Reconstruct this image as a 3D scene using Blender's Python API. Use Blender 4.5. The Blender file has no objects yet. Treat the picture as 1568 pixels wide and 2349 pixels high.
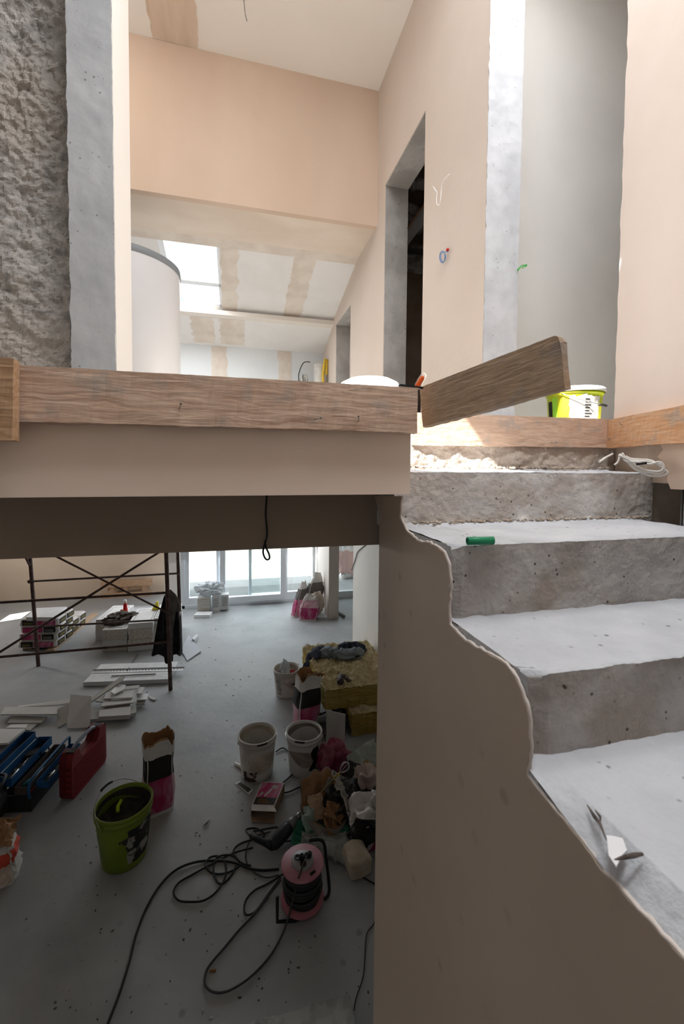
import bpy, bmesh, math, random
from mathutils import Vector, Matrix, noise as N
C = bpy.context.scene.collection
sc = bpy.context.scene
R_ = math.radians
# ---------------- camera ----------------
FPX = 979.0
a_, p_, r_ = R_(14.14), R_(2.35), R_(0.5)
Fw = Vector((math.sin(a_)*math.cos(p_), math.cos(a_)*math.cos(p_), -math.sin(p_)))
Rt = Vector((math.cos(a_), -math.sin(a_), 0))
Up = Rt.cross(Fw)
Rt2 = Rt*math.cos(r_) + Up*math.sin(r_)
Up2 = Up*math.cos(r_) - Rt*math.sin(r_)
cam = bpy.data.cameras.new('camera'); camo = bpy.data.objects.new('camera', cam); C.objects.link(camo)
camo.matrix_world = Matrix((Rt2, Up2, -Fw)).transposed().to_4x4()
cam.sensor_fit = 'VERTICAL'; cam.sensor_height = 36; cam.sensor_width = 24
cam.lens = FPX/2349*36; cam.shift_y = -67/2349; cam.clip_start = 0.02
cam.dof.use_dof = True; cam.dof.focus_distance = 2.4; cam.dof.aperture_fstop = 5.0
sc.camera = camo
# ---------------- exposure, sky, sun, daylight, added fill ----------------
sc.view_settings.view_transform = 'Standard'; sc.view_settings.look = 'None'
sc.view_settings.exposure = 0.0; sc.view_settings.gamma = 1; sc.view_settings.use_curve_mapping = False
sc.cycles.use_denoising = True
sc.cycles.max_bounces = 10; sc.cycles.diffuse_bounces = 6; sc.cycles.transparent_max_bounces = 12
sc.cycles.sample_clamp_indirect = 8
w = bpy.data.worlds.new('sky'); sc.world = w; w.use_nodes = True
w.node_tree.nodes['Background'].inputs[0].default_value = (0.80, 0.90, 1.0, 1)
w.node_tree.nodes['Background'].inputs[1].default_value = 2.2
FZ0 = -2.45
SUN = Vector((-0.8, -0.3, 1.0)).normalized()
def sun(d, e, ang=0.6):
    l = bpy.data.lights.new('sun', 'SUN'); l.energy = e; l.angle = R_(ang); l.color = (1, .95, .88)
    o = bpy.data.objects.new('sun', l); C.objects.link(o)
    o.rotation_euler = d.to_track_quat('Z', 'Y').to_euler()
sun(SUN, 26, .3)
def area(name, loc, aim, sx, sy, e, col):
    l = bpy.data.lights.new(name, 'AREA'); l.shape = 'RECTANGLE'; l.size = sx; l.size_y = sy; l.energy = e; l.color = col
    o = bpy.data.objects.new(name, l); C.objects.link(o); o.location = loc
    o.rotation_euler = (-Vector(aim)).to_track_quat('Z', 'Y').to_euler()
    return o
BL = (.90, .95, 1); WM = (1, .95, .9)
area('daylight_landing_skylight', (1.15, 1.45, 3.17), (0, 0, -1), 1.3, .7, 30, (.95, .975, 1))
area('fill_stair', (.65, .42, 3.17), (0, .1, -1), 1.5, .6, 72, (.92, .96, 1))  # added fill lamp without an opening, brightens risers, boards and beam face
area('daylight_far_skylight', (-.6, 4.9, 1.86), (0, -.1, -1), .7, .8, 38, (.95, .97, 1))
area('fill_attic', (-1.3, 2.7, 3.15), (.35, .1, -1), 1.2, .8, 27, WM)  # added fill lamp without an opening, brightens the attic room
area('daylight_glass_doors', (-.2, 7.45, -1.35), (0, -1, -.42), 3.4, 2.0, 54, BL)
area('daylight_side_window', (-4.55, 7.28, FZ0+1.6), (1, -.1, -.2), .4, .45, 28, WM)
# ---------------- unprojection helpers (pixel of the photo -> point in the place) ----------------
def ray(x, y):
    return Fw + Rt2*((x-784)/FPX) - Up2*((y-1107.5)/FPX)
def PZ(x, y, z):
    r = ray(x, y); return r*(z/r.z)
def PY(x, y, Y):
    r = ray(x, y); return r*(Y/r.y)
def PX(x, y, X):
    r = ray(x, y); return r*(X/r.x)
def PP(x, y, p0, n):
    r = ray(x, y); return r*(Vector(p0).dot(Vector(n))/r.dot(Vector(n)))
FZ = -2.45
def PF(x, y, h=0): return PZ(x, y, FZ+h)
# ---------------- materials ----------------
def _n(nt, t, **k):
    n = nt.nodes.new(t)
    for a, b in k.items(): setattr(n, a, b)
    return n
MATS = {}
def mat(name, col, col2=None, scale=6, rough=.85, bump=0, bscale=40, metal=0, detail=6, lo=.4, hi=.6, pits=0, pscale=60, stretch=(1,1,1), spec=.3, trans=0, alpha=1, col3=None, s3=2.5, dist=0):
    if name in MATS: return MATS[name]
    m = bpy.data.materials.new(name); m.use_nodes = True; nt = m.node_tree
    b = nt.nodes['Principled BSDF']; b.inputs['Roughness'].default_value = rough; b.inputs['Metallic'].default_value = metal
    b.inputs['Specular IOR Level'].default_value = spec
    b.inputs['Transmission Weight'].default_value = trans; b.inputs['Alpha'].default_value = alpha
    b.inputs['Base Color'].default_value = (*col, 1)
    L = nt.links.new
    tc = _n(nt, 'ShaderNodeTexCoord'); mp = _n(nt, 'ShaderNodeMapping'); L(tc.outputs['Object'], mp.inputs[0])
    mp.inputs['Scale'].default_value = stretch
    last = None
    if col2:
        no = _n(nt, 'ShaderNodeTexNoise'); no.inputs['Scale'].default_value = scale; no.inputs['Detail'].default_value = detail
        no.inputs['Distortion'].default_value = dist
        L(mp.outputs[0], no.inputs[0])
        mr = _n(nt, 'ShaderNodeMapRange'); mr.inputs['From Min'].default_value = lo; mr.inputs['From Max'].default_value = hi
        L(no.outputs['Fac'], mr.inputs[0])
        mx = _n(nt, 'ShaderNodeMix', data_type='RGBA'); mx.inputs['A'].default_value = (*col, 1); mx.inputs['B'].default_value = (*col2, 1)
        L(mr.outputs[0], mx.inputs['Factor']); last = mx.outputs['Result']
    if col3:
        no = _n(nt, 'ShaderNodeTexNoise'); no.inputs['Scale'].default_value = s3; no.inputs['Detail'].default_value = 3
        L(tc.outputs['Object'], no.inputs[0])
        mr = _n(nt, 'ShaderNodeMapRange'); mr.inputs['From Min'].default_value = .45; mr.inputs['From Max'].default_value = .62
        L(no.outputs['Fac'], mr.inputs[0])
        mx = _n(nt, 'ShaderNodeMix', data_type='RGBA'); mx.inputs['B'].default_value = (*col3, 1)
        if last: L(last, mx.inputs['A'])
        else: mx.inputs['A'].default_value = (*col, 1)
        L(mr.outputs[0], mx.inputs['Factor']); last = mx.outputs['Result']
    hgt = None
    if pits:
        vo = _n(nt, 'ShaderNodeTexVoronoi'); vo.inputs['Scale'].default_value = pscale; vo.inputs['Randomness'].default_value = 1
        L(tc.outputs['Object'], vo.inputs[0])
        no = _n(nt, 'ShaderNodeTexNoise'); no.inputs['Scale'].default_value = pscale*.25; L(tc.outputs['Object'], no.inputs[0])
        m1 = _n(nt, 'ShaderNodeMapRange'); m1.inputs['From Min'].default_value = .10; m1.inputs['From Max'].default_value = .2; m1.inputs['To Min'].default_value = 1; m1.inputs['To Max'].default_value = 0
        L(vo.outputs['Distance'], m1.inputs[0])
        m2 = _n(nt, 'ShaderNodeMapRange'); m2.inputs['From Min'].default_value = .52; m2.inputs['From Max'].default_value = .6
        L(no.outputs['Fac'], m2.inputs[0])
        mu = _n(nt, 'ShaderNodeMath', operation='MULTIPLY'); L(m1.outputs[0], mu.inputs[0]); L(m2.outputs[0], mu.inputs[1])
        mu2 = _n(nt, 'ShaderNodeMath', operation='MULTIPLY'); L(mu.outputs[0], mu2.inputs[0]); mu2.inputs[1].default_value = pits
        mx = _n(nt, 'ShaderNodeMix', data_type='RGBA'); mx.inputs['B'].default_value = (col[0]*.25, col[1]*.23, col[2]*.2, 1)
        if last: L(last, mx.inputs['A'])
        else: mx.inputs['A'].default_value = (*col, 1)
        L(mu2.outputs[0], mx.inputs['Factor']); last = mx.outputs['Result']
    if last: L(last, b.inputs['Base Color'])
    if bump:
        no = _n(nt, 'ShaderNodeTexNoise'); no.inputs['Scale'].default_value = bscale; no.inputs['Detail'].default_value = 8
        L(mp.outputs[0], no.inputs[0])
        bp = _n(nt, 'ShaderNodeBump'); bp.inputs['Strength'].default_value = bump; bp.inputs['Distance'].default_value = .02
        L(no.outputs['Fac'], bp.inputs['Height']); L(bp.outputs[0], b.inputs['Normal'])
    MATS[name] = m
    return m
PEACHW = mat('door_wall_plaster', (.61, .52, .45), (.66, .575, .51), 1.4, .85, .12, 14, lo=.35, hi=.7)
PEACH = mat('peach_plaster', (.58, .44, .335), (.64, .50, .395), 1.6, .85, .12, 14, lo=.35, hi=.7, stretch=(1, 1, .35))
PEACH2 = mat('peach_skim', (.86, .71, .59), (.80, .65, .53), 3, .9, .1, 10, stretch=(.4, 1, 1.5))
CREAM = mat('cream_plaster', (.78, .69, .60), (.83, .75, .68), 1.3, .85, .1, 12, lo=.35, hi=.7)
PALE = mat('pale_plaster', (.80, .77, .73), (.86, .83, .79), 1.3, .85, .1, 10)
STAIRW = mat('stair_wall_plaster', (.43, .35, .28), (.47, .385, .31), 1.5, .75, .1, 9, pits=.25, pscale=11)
BRIGHT = mat('white_plaster', (.85, .80, .75), None, rough=.8)
GYPS = mat('gypsum_board', (.72, .71, .69), (.76, .75, .74), 3, .9, .05, 30)
FILL = mat('joint_filler', (.62, .55, .48), (.70, .64, .57), 5, .9, .1, 20)
CONC = mat('grey_concrete', (.33, .34, .35), (.41, .42, .43), 5, .85, .15, 22, pits=.7, pscale=38, lo=.35, hi=.65)
CONCD = mat('raw_concrete', (.34, .32, .30), (.44, .42, .40), 4, .9, .5, 18, pits=.6, pscale=30)
ROUGHC = mat('rough_render', (.33, .31, .29), (.50, .47, .44), 16, .95, 1.0, 45, lo=.38, hi=.62, pits=.5, pscale=45, col3=(.42, .38, .34), s3=2)
RISER = mat('riser_concrete', (.36, .33, .31), (.58, .56, .54), 4.5, .85, .5, 40, lo=.38, hi=.68, pits=1.3, pscale=46, col3=(.38, .33, .29), s3=7)
RISER_LIT = mat('lit_riser_concrete', (.50, .47, .45), (.76, .74, .72), 4.5, .85, .5, 40, lo=.36, hi=.66, pits=1.3, pscale=46, col3=(.52, .47, .43), s3=7)  # riser concrete brightened: extra light on the top step put into its colour
TREAD = mat('skylit_tread_concrete', (.46, .475, .50), (.54, .555, .58), 7, .9, .4, 50, pits=.8, pscale=34, lo=.35, hi=.65)  # bluish tint puts the cool light from above into the tread colour
FLOORM = mat('screed_floor', (.29, .305, .315), (.39, .405, .42), 2.2, .55, .15, 14, lo=.35, hi=.68, pits=.35, pscale=9, spec=.4, col3=(.36, .365, .37), s3=.7)
DUST = mat('white_dust', (.62, .62, .62), (.74, .74, .74), 20, .95, .6, 60)
MORTAR = mat('old_mortar', (.36, .29, .23), (.48, .41, .34), 12, .95, .9, 40)
PVC = mat('white_frame', (.80, .84, .88), None, rough=.35)
def wood(name, c1, c2, c3, sc=1, rough=.75):
    if name in MATS: return MATS[name]
    m = bpy.data.materials.new(name); m.use_nodes = True; nt = m.node_tree; L = nt.links.new
    b = nt.nodes['Principled BSDF']; b.inputs['Roughness'].default_value = rough; b.inputs['Specular IOR Level'].default_value = .2
    tc = _n(nt, 'ShaderNodeTexCoord'); mp = _n(nt, 'ShaderNodeMapping'); mp.inputs['Scale'].default_value = (1.6*sc, 9*sc, 9*sc); L(tc.outputs['Object'], mp.inputs[0])
    no = _n(nt, 'ShaderNodeTexNoise'); no.inputs['Scale'].default_value = 4; no.inputs['Detail'].default_value = 9; no.inputs['Distortion'].default_value = 2.2; L(mp.outputs[0], no.inputs[0])
    mp2 = _n(nt, 'ShaderNodeMapping'); mp2.inputs['Scale'].default_value = (9*sc, 70*sc, 70*sc); L(tc.outputs['Object'], mp2.inputs[0])
    n2 = _n(nt, 'ShaderNodeTexNoise'); n2.inputs['Scale'].default_value = 1; n2.inputs['Detail'].default_value = 5; n2.inputs['Distortion'].default_value = .6; L(mp2.outputs[0], n2.inputs[0])
    r1 = _n(nt, 'ShaderNodeMapRange'); r1.inputs['From Min'].default_value = .38; r1.inputs['From Max'].default_value = .64; L(no.outputs['Fac'], r1.inputs[0])
    m1 = _n(nt, 'ShaderNodeMix', data_type='RGBA'); m1.inputs['A'].default_value = (*c1, 1); m1.inputs['B'].default_value = (*c2, 1); L(r1.outputs[0], m1.inputs['Factor'])
    r2 = _n(nt, 'ShaderNodeMapRange'); r2.inputs['From Min'].default_value = .52; r2.inputs['From Max'].default_value = .8; r2.inputs['To Max'].default_value = .55; L(n2.outputs['Fac'], r2.inputs[0])
    m2 = _n(nt, 'ShaderNodeMix', data_type='RGBA'); m2.inputs['B'].default_value = (*c3, 1); L(m1.outputs['Result'], m2.inputs['A']); L(r2.outputs[0], m2.inputs['Factor'])
    # knots
    mk = _n(nt, 'ShaderNodeMapping'); mk.inputs['Scale'].default_value = (2.3, 5.5, 5.5); mk.inputs['Location'].default_value = (.3, .1, .42); L(tc.outputs['Object'], mk.inputs[0])
    vo = _n(nt, 'ShaderNodeTexVoronoi'); vo.inputs['Scale'].default_value = 1.2; L(mk.outputs[0], vo.inputs[0])
    r3 = _n(nt, 'ShaderNodeMapRange'); r3.inputs['From Min'].default_value = .07; r3.inputs['From Max'].default_value = .17; r3.inputs['To Min'].default_value = .75; r3.inputs['To Max'].default_value = 0; L(vo.outputs['Distance'], r3.inputs[0])
    m3 = _n(nt, 'ShaderNodeMix', data_type='RGBA'); m3.inputs['B'].default_value = (c3[0]*.6, c3[1]*.6, c3[2]*.6, 1); L(m2.outputs['Result'], m3.inputs['A']); L(r3.outputs[0], m3.inputs['Factor'])
    n4 = _n(nt, 'ShaderNodeTexNoise'); n4.inputs['Scale'].default_value = 13; n4.inputs['Detail'].default_value = 8; L(tc.outputs['Object'], n4.inputs[0])
    r4 = _n(nt, 'ShaderNodeMapRange'); r4.inputs['From Min'].default_value = .56; r4.inputs['From Max'].default_value = .68; r4.inputs['To Max'].default_value = .55; L(n4.outputs['Fac'], r4.inputs[0])
    m4 = _n(nt, 'ShaderNodeMix', data_type='RGBA'); g_ = sum(c1)/3; m4.inputs['B'].default_value = (g_*.95, g_*.86, g_*.78, 1); L(m3.outputs['Result'], m4.inputs['A']); L(r4.outputs[0], m4.inputs['Factor'])
    L(m4.outputs['Result'], b.inputs['Base Color'])
    bp = _n(nt, 'ShaderNodeBump'); bp.inputs['Strength'].default_value = .5; bp.inputs['Distance'].default_value = .006; L(n2.outputs['Fac'], bp.inputs['Height']); L(bp.outputs[0], b.inputs['Normal'])
    MATS[name] = m; return m
W_OLD = wood('weathered_board', (.60, .41, .30), (.74, .55, .42), (.36, .25, .18))
W_ORG = wood('orange_board', (.66, .36, .19), (.70, .46, .29), (.40, .22, .12))
W_GREY = wood('grey_board', (.42, .30, .20), (.50, .37, .26), (.25, .18, .12), 1.3)
W_PAL = wood('pale_timber', (.50, .31, .19), (.58, .39, .25), (.36, .24, .16))
def plain(n, c, rough=.7, metal=0, spec=.3): return mat(n, c, None, rough=rough, metal=metal, spec=spec)
# ---------------- mesh helpers ----------------
def M4(loc=(0,0,0), rot=(0,0,0), s=(1,1,1)):
    from mathutils import Euler
    return Matrix.LocRotScale(Vector(loc), Euler(rot), Vector(s))
class B:
    """collects shapes for ONE mesh object"""
    def __init__(s): s.bm = bmesh.new(); s.mi = 0
    def _set(s, fs):
        for f in fs: f.material_index = s.mi
    def box(s, c, d, rot=(0,0,0), bev=0, mtx=None):
        r = bmesh.ops.create_cube(s.bm, size=1)
        m = M4(c, rot, d)
        if mtx: m = mtx @ m
        bmesh.ops.transform(s.bm, matrix=m, verts=r['verts'])
        fs = set(f for v in r['verts'] for f in v.link_faces); s._set(fs)
        if bev:
            es = list(set(e for v in r['verts'] for e in v.link_edges))
            q = bmesh.ops.bevel(s.bm, geom=es, offset=bev, segments=2, affect='EDGES', clamp_overlap=True)
            s._set(q['faces'])
        return s
    def span(s, p0, p1, bev=0):
        c = [(a+b)/2 for a, b in zip(p0, p1)]; d = [abs(b-a) for a, b in zip(p0, p1)]
        return s.box(c, d, bev=bev)
    def tube(s, pts, r, n=8, caps=True, closed=False):
        pts = [Vector(p) for p in pts]; rings = []
        L = len(pts); up = None
        for i, p in enumerate(pts):
            if closed: t = pts[(i+1) % L]-pts[i-1]
            else: t = pts[min(i+1, L-1)]-pts[max(i-1, 0)]
            if t.length < 1e-9: t = Vector((0, 0, 1))
            t.normalize()
            if up is None: up = t.orthogonal().normalized()
            up = (up - t*up.dot(t))
            if up.length < 1e-6: up = t.orthogonal()
            up.normalize(); v = t.cross(up)
            rr = r[i] if isinstance(r, (list, tuple)) else r
            rings.append([s.bm.verts.new(p+(up*math.cos(2*math.pi*k/n)+v*math.sin(2*math.pi*k/n))*rr) for k in range(n)])
        fs = []
        for i in range(L if closed else L-1):
            A, Bq = rings[i], rings[(i+1) % L]
            for k in range(n): fs.append(s.bm.faces.new((A[k], A[(k+1) % n], Bq[(k+1) % n], Bq[k])))
        if caps and not closed:
            fs.append(s.bm.faces.new(rings[0][::-1])); fs.append(s.bm.faces.new(rings[-1]))
        s._set(fs)
        for f in fs: f.smooth = True
        return s
    def lathe(s, prof, n=32, mtx=None, smooth=True, wob=0, a0=0, a1=2*math.pi):
        full = abs(a1-a0-2*math.pi) < 1e-6
        K = n if full else n+1; rings = []
        for (r, z) in prof:
            ring = []
            for k in range(K):
                t = a0+(a1-a0)*k/n
                rr = r*(1+wob*math.sin(2*t+z*7))
                p = Vector((rr*math.cos(t), rr*math.sin(t), z))
                if mtx: p = mtx @ p
                ring.append(s.bm.verts.new(p))
            rings.append(ring)
        fs = []
        for A, Bq in zip(rings, rings[1:]):
            for k in range(n):
                k2 = (k+1) % K
                fs.append(s.bm.faces.new((A[k], A[k2], Bq[k2], Bq[k])))
        s._set(fs)
        for f in fs: f.smooth = smooth
        return s
    def poly(s, pts, ext=None):
        vs = [s.bm.verts.new(Vector(p)) for p in pts]
        f = s.bm.faces.new(vs); fs = [f]
        if ext is not None:
            q = bmesh.ops.extrude_face_region(s.bm, geom=[f])
            nv = [g for g in q['geom'] if isinstance(g, bmesh.types.BMVert)]
            bmesh.ops.translate(s.bm, vec=Vector(ext), verts=nv)
            fs = list(set(ff for v in nv+vs for ff in v.link_faces))
        s._set(fs); return s
    def grid(s, f, nu, nv, mif=None, smooth=True):
        V = [[s.bm.verts.new(Vector(f(i/nu, j/nv))) for j in range(nv+1)] for i in range(nu+1)]
        for i in range(nu):
            for j in range(nv):
                fc = s.bm.faces.new((V[i][j], V[i+1][j], V[i+1][j+1], V[i][j+1]))
                fc.material_index = mif((i+.5)/nu, (j+.5)/nv) if mif else s.mi
                fc.smooth = smooth
        return s
    def ball(s, c, r, sub=2, rot=(0,0,0), amp=0, fr=3, seed=0):
        rr = (r, r, r) if not isinstance(r, (list, tuple)) else r
        q = bmesh.ops.create_icosphere(s.bm, subdivisions=sub, radius=1)
        m = M4(c, rot, rr)
        for v in q['verts']:
            if amp: v.co = v.co*(1+amp*N.noise(v.co*fr+Vector((seed, seed*.7, 3))))
            v.co = m @ v.co
        fs = set(f for v in q['verts'] for f in v.link_faces); s._set(fs)
        for f in fs: f.smooth = True
        return s
    def build(s, name, mats, parent=None, solid=0, keep=False, sub=0):
        me = bpy.data.meshes.new(name)
        bm = s.bm
        o = bpy.data.objects.new(name, me)
        if parent is None and not keep and len(bm.verts):
            xs = [v.co for v in bm.verts]
            lo = Vector((min(p.x for p in xs), min(p.y for p in xs), min(p.z for p in xs))); hi = Vector((max(p.x for p in xs), max(p.y for p in xs), max(p.z for p in xs)))
            c = Vector(((lo.x+hi.x)/2, (lo.y+hi.y)/2, lo.z))
            bmesh.ops.translate(bm, vec=-c, verts=bm.verts[:]); o.location = c
        bmesh.ops.recalc_face_normals(bm, faces=bm.faces[:])
        bm.to_mesh(me); bm.free()
        for m in (mats if isinstance(mats, (list, tuple)) else [mats]): me.materials.append(m)
        if solid:
            md = o.modifiers.new('thickness', 'SOLIDIFY'); md.thickness = solid; md.offset = 0
        if sub:
            md = o.modifiers.new('smooth', 'SUBSURF'); md.levels = sub; md.render_levels = sub
        C.objects.link(o)
        if parent is not None: o.parent = parent
        return o
def tag(o, label=None, cat=None, group=None, kind=None):
    for k, v in (('label', label), ('category', cat), ('group', group), ('kind', kind)):
        if v: o[k] = v
    return o
def thing(name, label, cat, loc=(0,0,0), rotz=0, group=None, rot=None):
    o = bpy.data.objects.new(name, None); C.objects.link(o); o.location = Vector(loc)
    o.rotation_euler = rot if rot else (0, 0, rotz); o.empty_display_size = .05
    return tag(o, label, cat, group)
def dup(t, loc=None, rotz=None, label=None, group=None):
    r = t.copy(); C.objects.link(r)
    if loc is not None: r.location = loc
    if rotz is not None: r.rotation_euler = (0, 0, rotz)
    if label: r['label'] = label
    if group: r['group'] = group
    for ch in list(t.children):
        c = ch.copy(); C.objects.link(c); c.parent = r
        for g in list(ch.children):
            d = g.copy(); C.objects.link(d); d.parent = c
    return r
def struct(name, b, m, parent=None, **k):
    o = b.build(name, m, parent, **k)
    if parent is None: o['kind'] = 'structure'
    return o
def spline(pts, n=8, closed=False):
    P = [Vector(p) for p in pts]; L = len(P); out = []
    for i in range(L if closed else L-1):
        p0, p1, p2, p3 = (P[(i+k-1) % L] if closed else P[max(0, min(L-1, i+k-1))] for k in range(4))
        for j in range(n):
            t = j/n
            out.append(.5*((2*p1)+(p2-p0)*t+(2*p0-5*p1+4*p2-p3)*t*t+(3*p1-p0-3*p2+p3)*t**3))
    if not closed: out.append(P[-1])
    return out
def nz(p, s=0): return N.noise(Vector(p)+Vector((s*3.7, s*1.3, s*7.1)))
# =================== STRUCTURE ===================
LZ, SOF, BY = .19, -.0815, 1.143     # landing level, slab soffit, slab edge
CZ = 3.2
# --- lower storey ---
b = B()
b.grid(lambda u, v: (-5+9*u, -1.3+13*v if False else -1.3+10.0*v, FZ+.004*nz((u*30, v*30, 0))), 60, 60)
struct('floor', b, FLOORM)
struct('wall_left', B().span((-4.72, -1.3, FZ), (-4.6, 7.09, SOF)).span((-4.72, 7.47, FZ), (-4.6, 8.7, SOF)).span((-4.72, 7.09, FZ), (-4.6, 7.47, FZ+1.36)).span((-4.72, 7.09, FZ+1.83), (-4.6, 7.47, SOF)), mat('lower_left_plaster', (.34, .30, .26), None))
xl = PY(378, 1390, 7.6).x
struct('wall_back', B().span((-4.7, 8.6, FZ), (xl, 8.72, SOF)), mat('far_peach_plaster', (.62, .50, .39), (.66, .54, .43), 1.5))
struct('wall_front', B().span((-4.7, -1.42, FZ), (4, -1.3, CZ+.1)), CONCD)
struct('wall_right', B().span((3.9, -1.3, FZ), (4.0, 8.7, SOF)), PALE)
struct('ceiling', B().span((-4.7, BY+.3, SOF-.02), (4, 8.7, SOF+.04)), mat('lower_ceiling', (.42, .36, .31), None))
# white return beside the doors
struct('wall_reveal', B().span((xl-.0, 7.58, FZ), (PY(412, 1390, 7.6).x, 7.7, SOF)), BRIGHT)
# stub wall with its end post, and white wall on the right
xp0, xp1 = PY(753, 1428, 6.55).x, PY(776, 1428, 6.55).x
struct('wall_stub', B().span((xp0, 6.55, FZ), (xp1, 7.6, SOF)), mat('stub_plaster', (.66, .60, .55), None))
WX = PY(808, 1480, 5.6).x
struct('wall_partition', B().span((WX, 1.9, FZ), (WX+.14, 5.6, SOF)), mat('partition_plaster', (.74, .70, .64), (.78, .74, .69), 1.2))
# glass doors
gx = lambda px: PY(px, 1390, 7.6).x
fr = B().span((gx(414), 7.56, FZ), (gx(424), 7.64, SOF)).span((gx(414), 7.56, FZ), (gx(722), 7.64, FZ+.05))
wf = struct('window_1', fr, PVC)
def sash(x0, x1, Y, w, name, zb=.05, wb=.12):
    o = B().span((x0, Y-.04, FZ+zb), (x0+w, Y+.03, SOF)).span((x1-w, Y-.04, FZ+zb), (x1, Y+.03, SOF)).span((x0+w, Y-.04, FZ+zb), (x1-w, Y+.03, FZ+zb+wb)).build('sash', PVC, wf)
    o.location = -wf.location
    g = B().box(((x0+x1)/2, Y, (FZ+SOF)/2+.05), (x1-x0-2*w+.01, .012, SOF-FZ-.2)).build('pane', GLASS, wf); g.location = -wf.location
gm = bpy.data.materials.new('window_glass'); gm.use_nodes = True; nt = gm.node_tree; nt.nodes.clear()
o_ = _n(nt, 'ShaderNodeOutputMaterial'); tr = _n(nt, 'ShaderNodeBsdfTransparent'); gl = _n(nt, 'ShaderNodeBsdfGlossy'); mx = _n(nt, 'ShaderNodeMixShader')
tr.inputs[0].default_value = (.93, .97, .97, 1); gl.inputs['Roughness'].default_value = .02; mx.inputs[0].default_value = .06
nt.links.new(tr.outputs[0], mx.inputs[1]); nt.links.new(gl.outputs[0], mx.inputs[2]); nt.links.new(mx.outputs[0], o_.inputs[0])
GLASS = gm
sash(gx(424), gx(506), 7.62, .07, 'a')
sash(gx(505), gx(653), 7.52, .09, 'b', .07, .1)
sash(gx(570), gx(652), 7.60, .05, 'c')
sash(gx(652), gx(722), 7.62, .05, 'd')
w2 = struct('window_2', B().span((xp1, 7.56, FZ), (WX+1.2, 7.64, FZ+.12)).span((xp1, 7.56, FZ+.12), (xp1+.05, 7.64, SOF)).span((WX+1.1, 7.56, FZ+.12), (WX+1.2, 7.64, SOF)), PVC)
g = B().span((xp1, 7.59, FZ+.1), (WX+1.2, 7.6, SOF)).build('pane', GLASS, w2); g.location = -w2.location
struct('wall_rear', B().span((WX+1.2, 7.58, FZ), (4, 7.7, SOF)), PALE)
# terrace outside
TER = mat('terrace_paving', (.55, .55, .55), (.62, .62, .62), 4)
struct('floor_terrace', B().span((-6, 7.7, FZ-.12), (6, 12.5, FZ-.05)), TER)
struct('wall_terrace', B().span((xl+.1, 11.0, FZ-.05), (6, 11.2, FZ+1.9)), mat('terrace_wall', (.52, .50, .46), (.60, .58, .53), 2))
# --- upper storey slab ---
s = B()
s.poly([(-3.2, BY, LZ), (.49, BY, LZ), (.49, 1.56, LZ), (4, 1.56, LZ), (4, 6.1, LZ), (-3.2, 6.1, LZ)], ext=(0, 0, SOF-LZ))
struct('wall_slab_edge', s, PEACH2)
struct('floor_landing', B().poly([(-3.2, BY+.01, LZ+.001), (.48, BY+.01, LZ+.001), (.48, 1.57, LZ+.001), (4, 1.57, LZ+.001), (4, 6.1, LZ+.001), (-3.2, 6.1, LZ+.001)], ext=(0, 0, .002)), mat('bounce_screed', (.72, .69, .65), (.66, .63, .59), 3))  # unseen thin sheet added, pale so it bounces light up to the ceiling
struct('ceiling_sun_cap', B().span((-4.75, -1.42, SOF), (-3.2, 1.5, SOF+.1)), PEACH2)  # unseen cap added to keep sun and sky out of the lower storey
xb = PZ(868, 1248, -.292)
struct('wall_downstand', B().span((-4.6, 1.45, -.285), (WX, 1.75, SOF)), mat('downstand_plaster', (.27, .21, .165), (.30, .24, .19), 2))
# rough wall, concrete pier, white return
YP = 1.98; xr = PY(265, 800, YP).x; xlft = PY(163, 800, YP).x
YP2 = xr/ray(303, 800).x*ray(303, 800).y
def rough(u, v):
    x = -3.2+(xlft+.02+3.2)*u; z = LZ+(CZ-LZ)*v
    d = .045*nz((x*3, z*3, 1))+.022*nz((x*13, z*13, 2))+.016*nz((x*38, z*38, 3))+.007*nz((x*80, z*80, 5))
    return (x, YP+.15-d-.06*max(0, 1-(xlft-x)/.5)*0, z)
b = B(); b.grid(rough, 300, 330, smooth=False)
struct('wall_left_rough', b, ROUGHC)
def pier(u, v):
    x = xlft+(xr-xlft)*u; z = LZ+(CZ-LZ)*v
    e = (.003*nz((z*9, 0, 3))+.002*nz((z*50, 1, 3)))
    if u > .97: x += e
    if u < .03: x += .005*nz((z*12, 7, 3))+.003*nz((z*60, 7, 3))
    return (x, YP+.002*nz((x*20, z*20, 0)), z)
b = B(); b.grid(pier, 24, 260); b.span((xlft+.004, YP+.006, LZ), (xr-.01, YP2-.02, CZ))
struct('wall_pier', b, CONC)
struct('wall_pier_return', B().span((xr-.03, YP+.014, LZ), (xr, YP2, CZ)), mat('bright_return_plaster', (.84, .80, .75), None))
# far right plaster wall with door opening and niche
X0 = 1.2; TH = .19
yn = PX(1113, 500, X0).y          # near end
yd0 = PX(970, 600, X0).y; yd1 = PX(881, 600, X0).y
zl0 = PX(970, 262, X0).z; zl1 = PX(881, 430, X0).z; zl = (zl0+zl1)/2
yk0 = PX(803, 800, X0).y; yk1 = PX(770, 800, X0).y; zk = PX(787, 722, X0).z
b = B()
def wallY(y0, y1, z0, z1, X=X0, t=TH):
    def g(u, v):
        return (X+.0015*nz((u*9, v*9, 2)), y0+(y1-y0)*u, z0+(z1-z0)*v)
    b.span((X, y0, z0), (X+t, y1, z1))
wallY(yn, yd0, LZ, CZ); wallY(yd0, yd1, zl, CZ); wallY(yd1, yk0, LZ, CZ); wallY(yk0, yk1, zk, CZ); wallY(yk1, 6.1, LZ, CZ)
struct('wall_right_upper', b, PEACHW)
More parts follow.
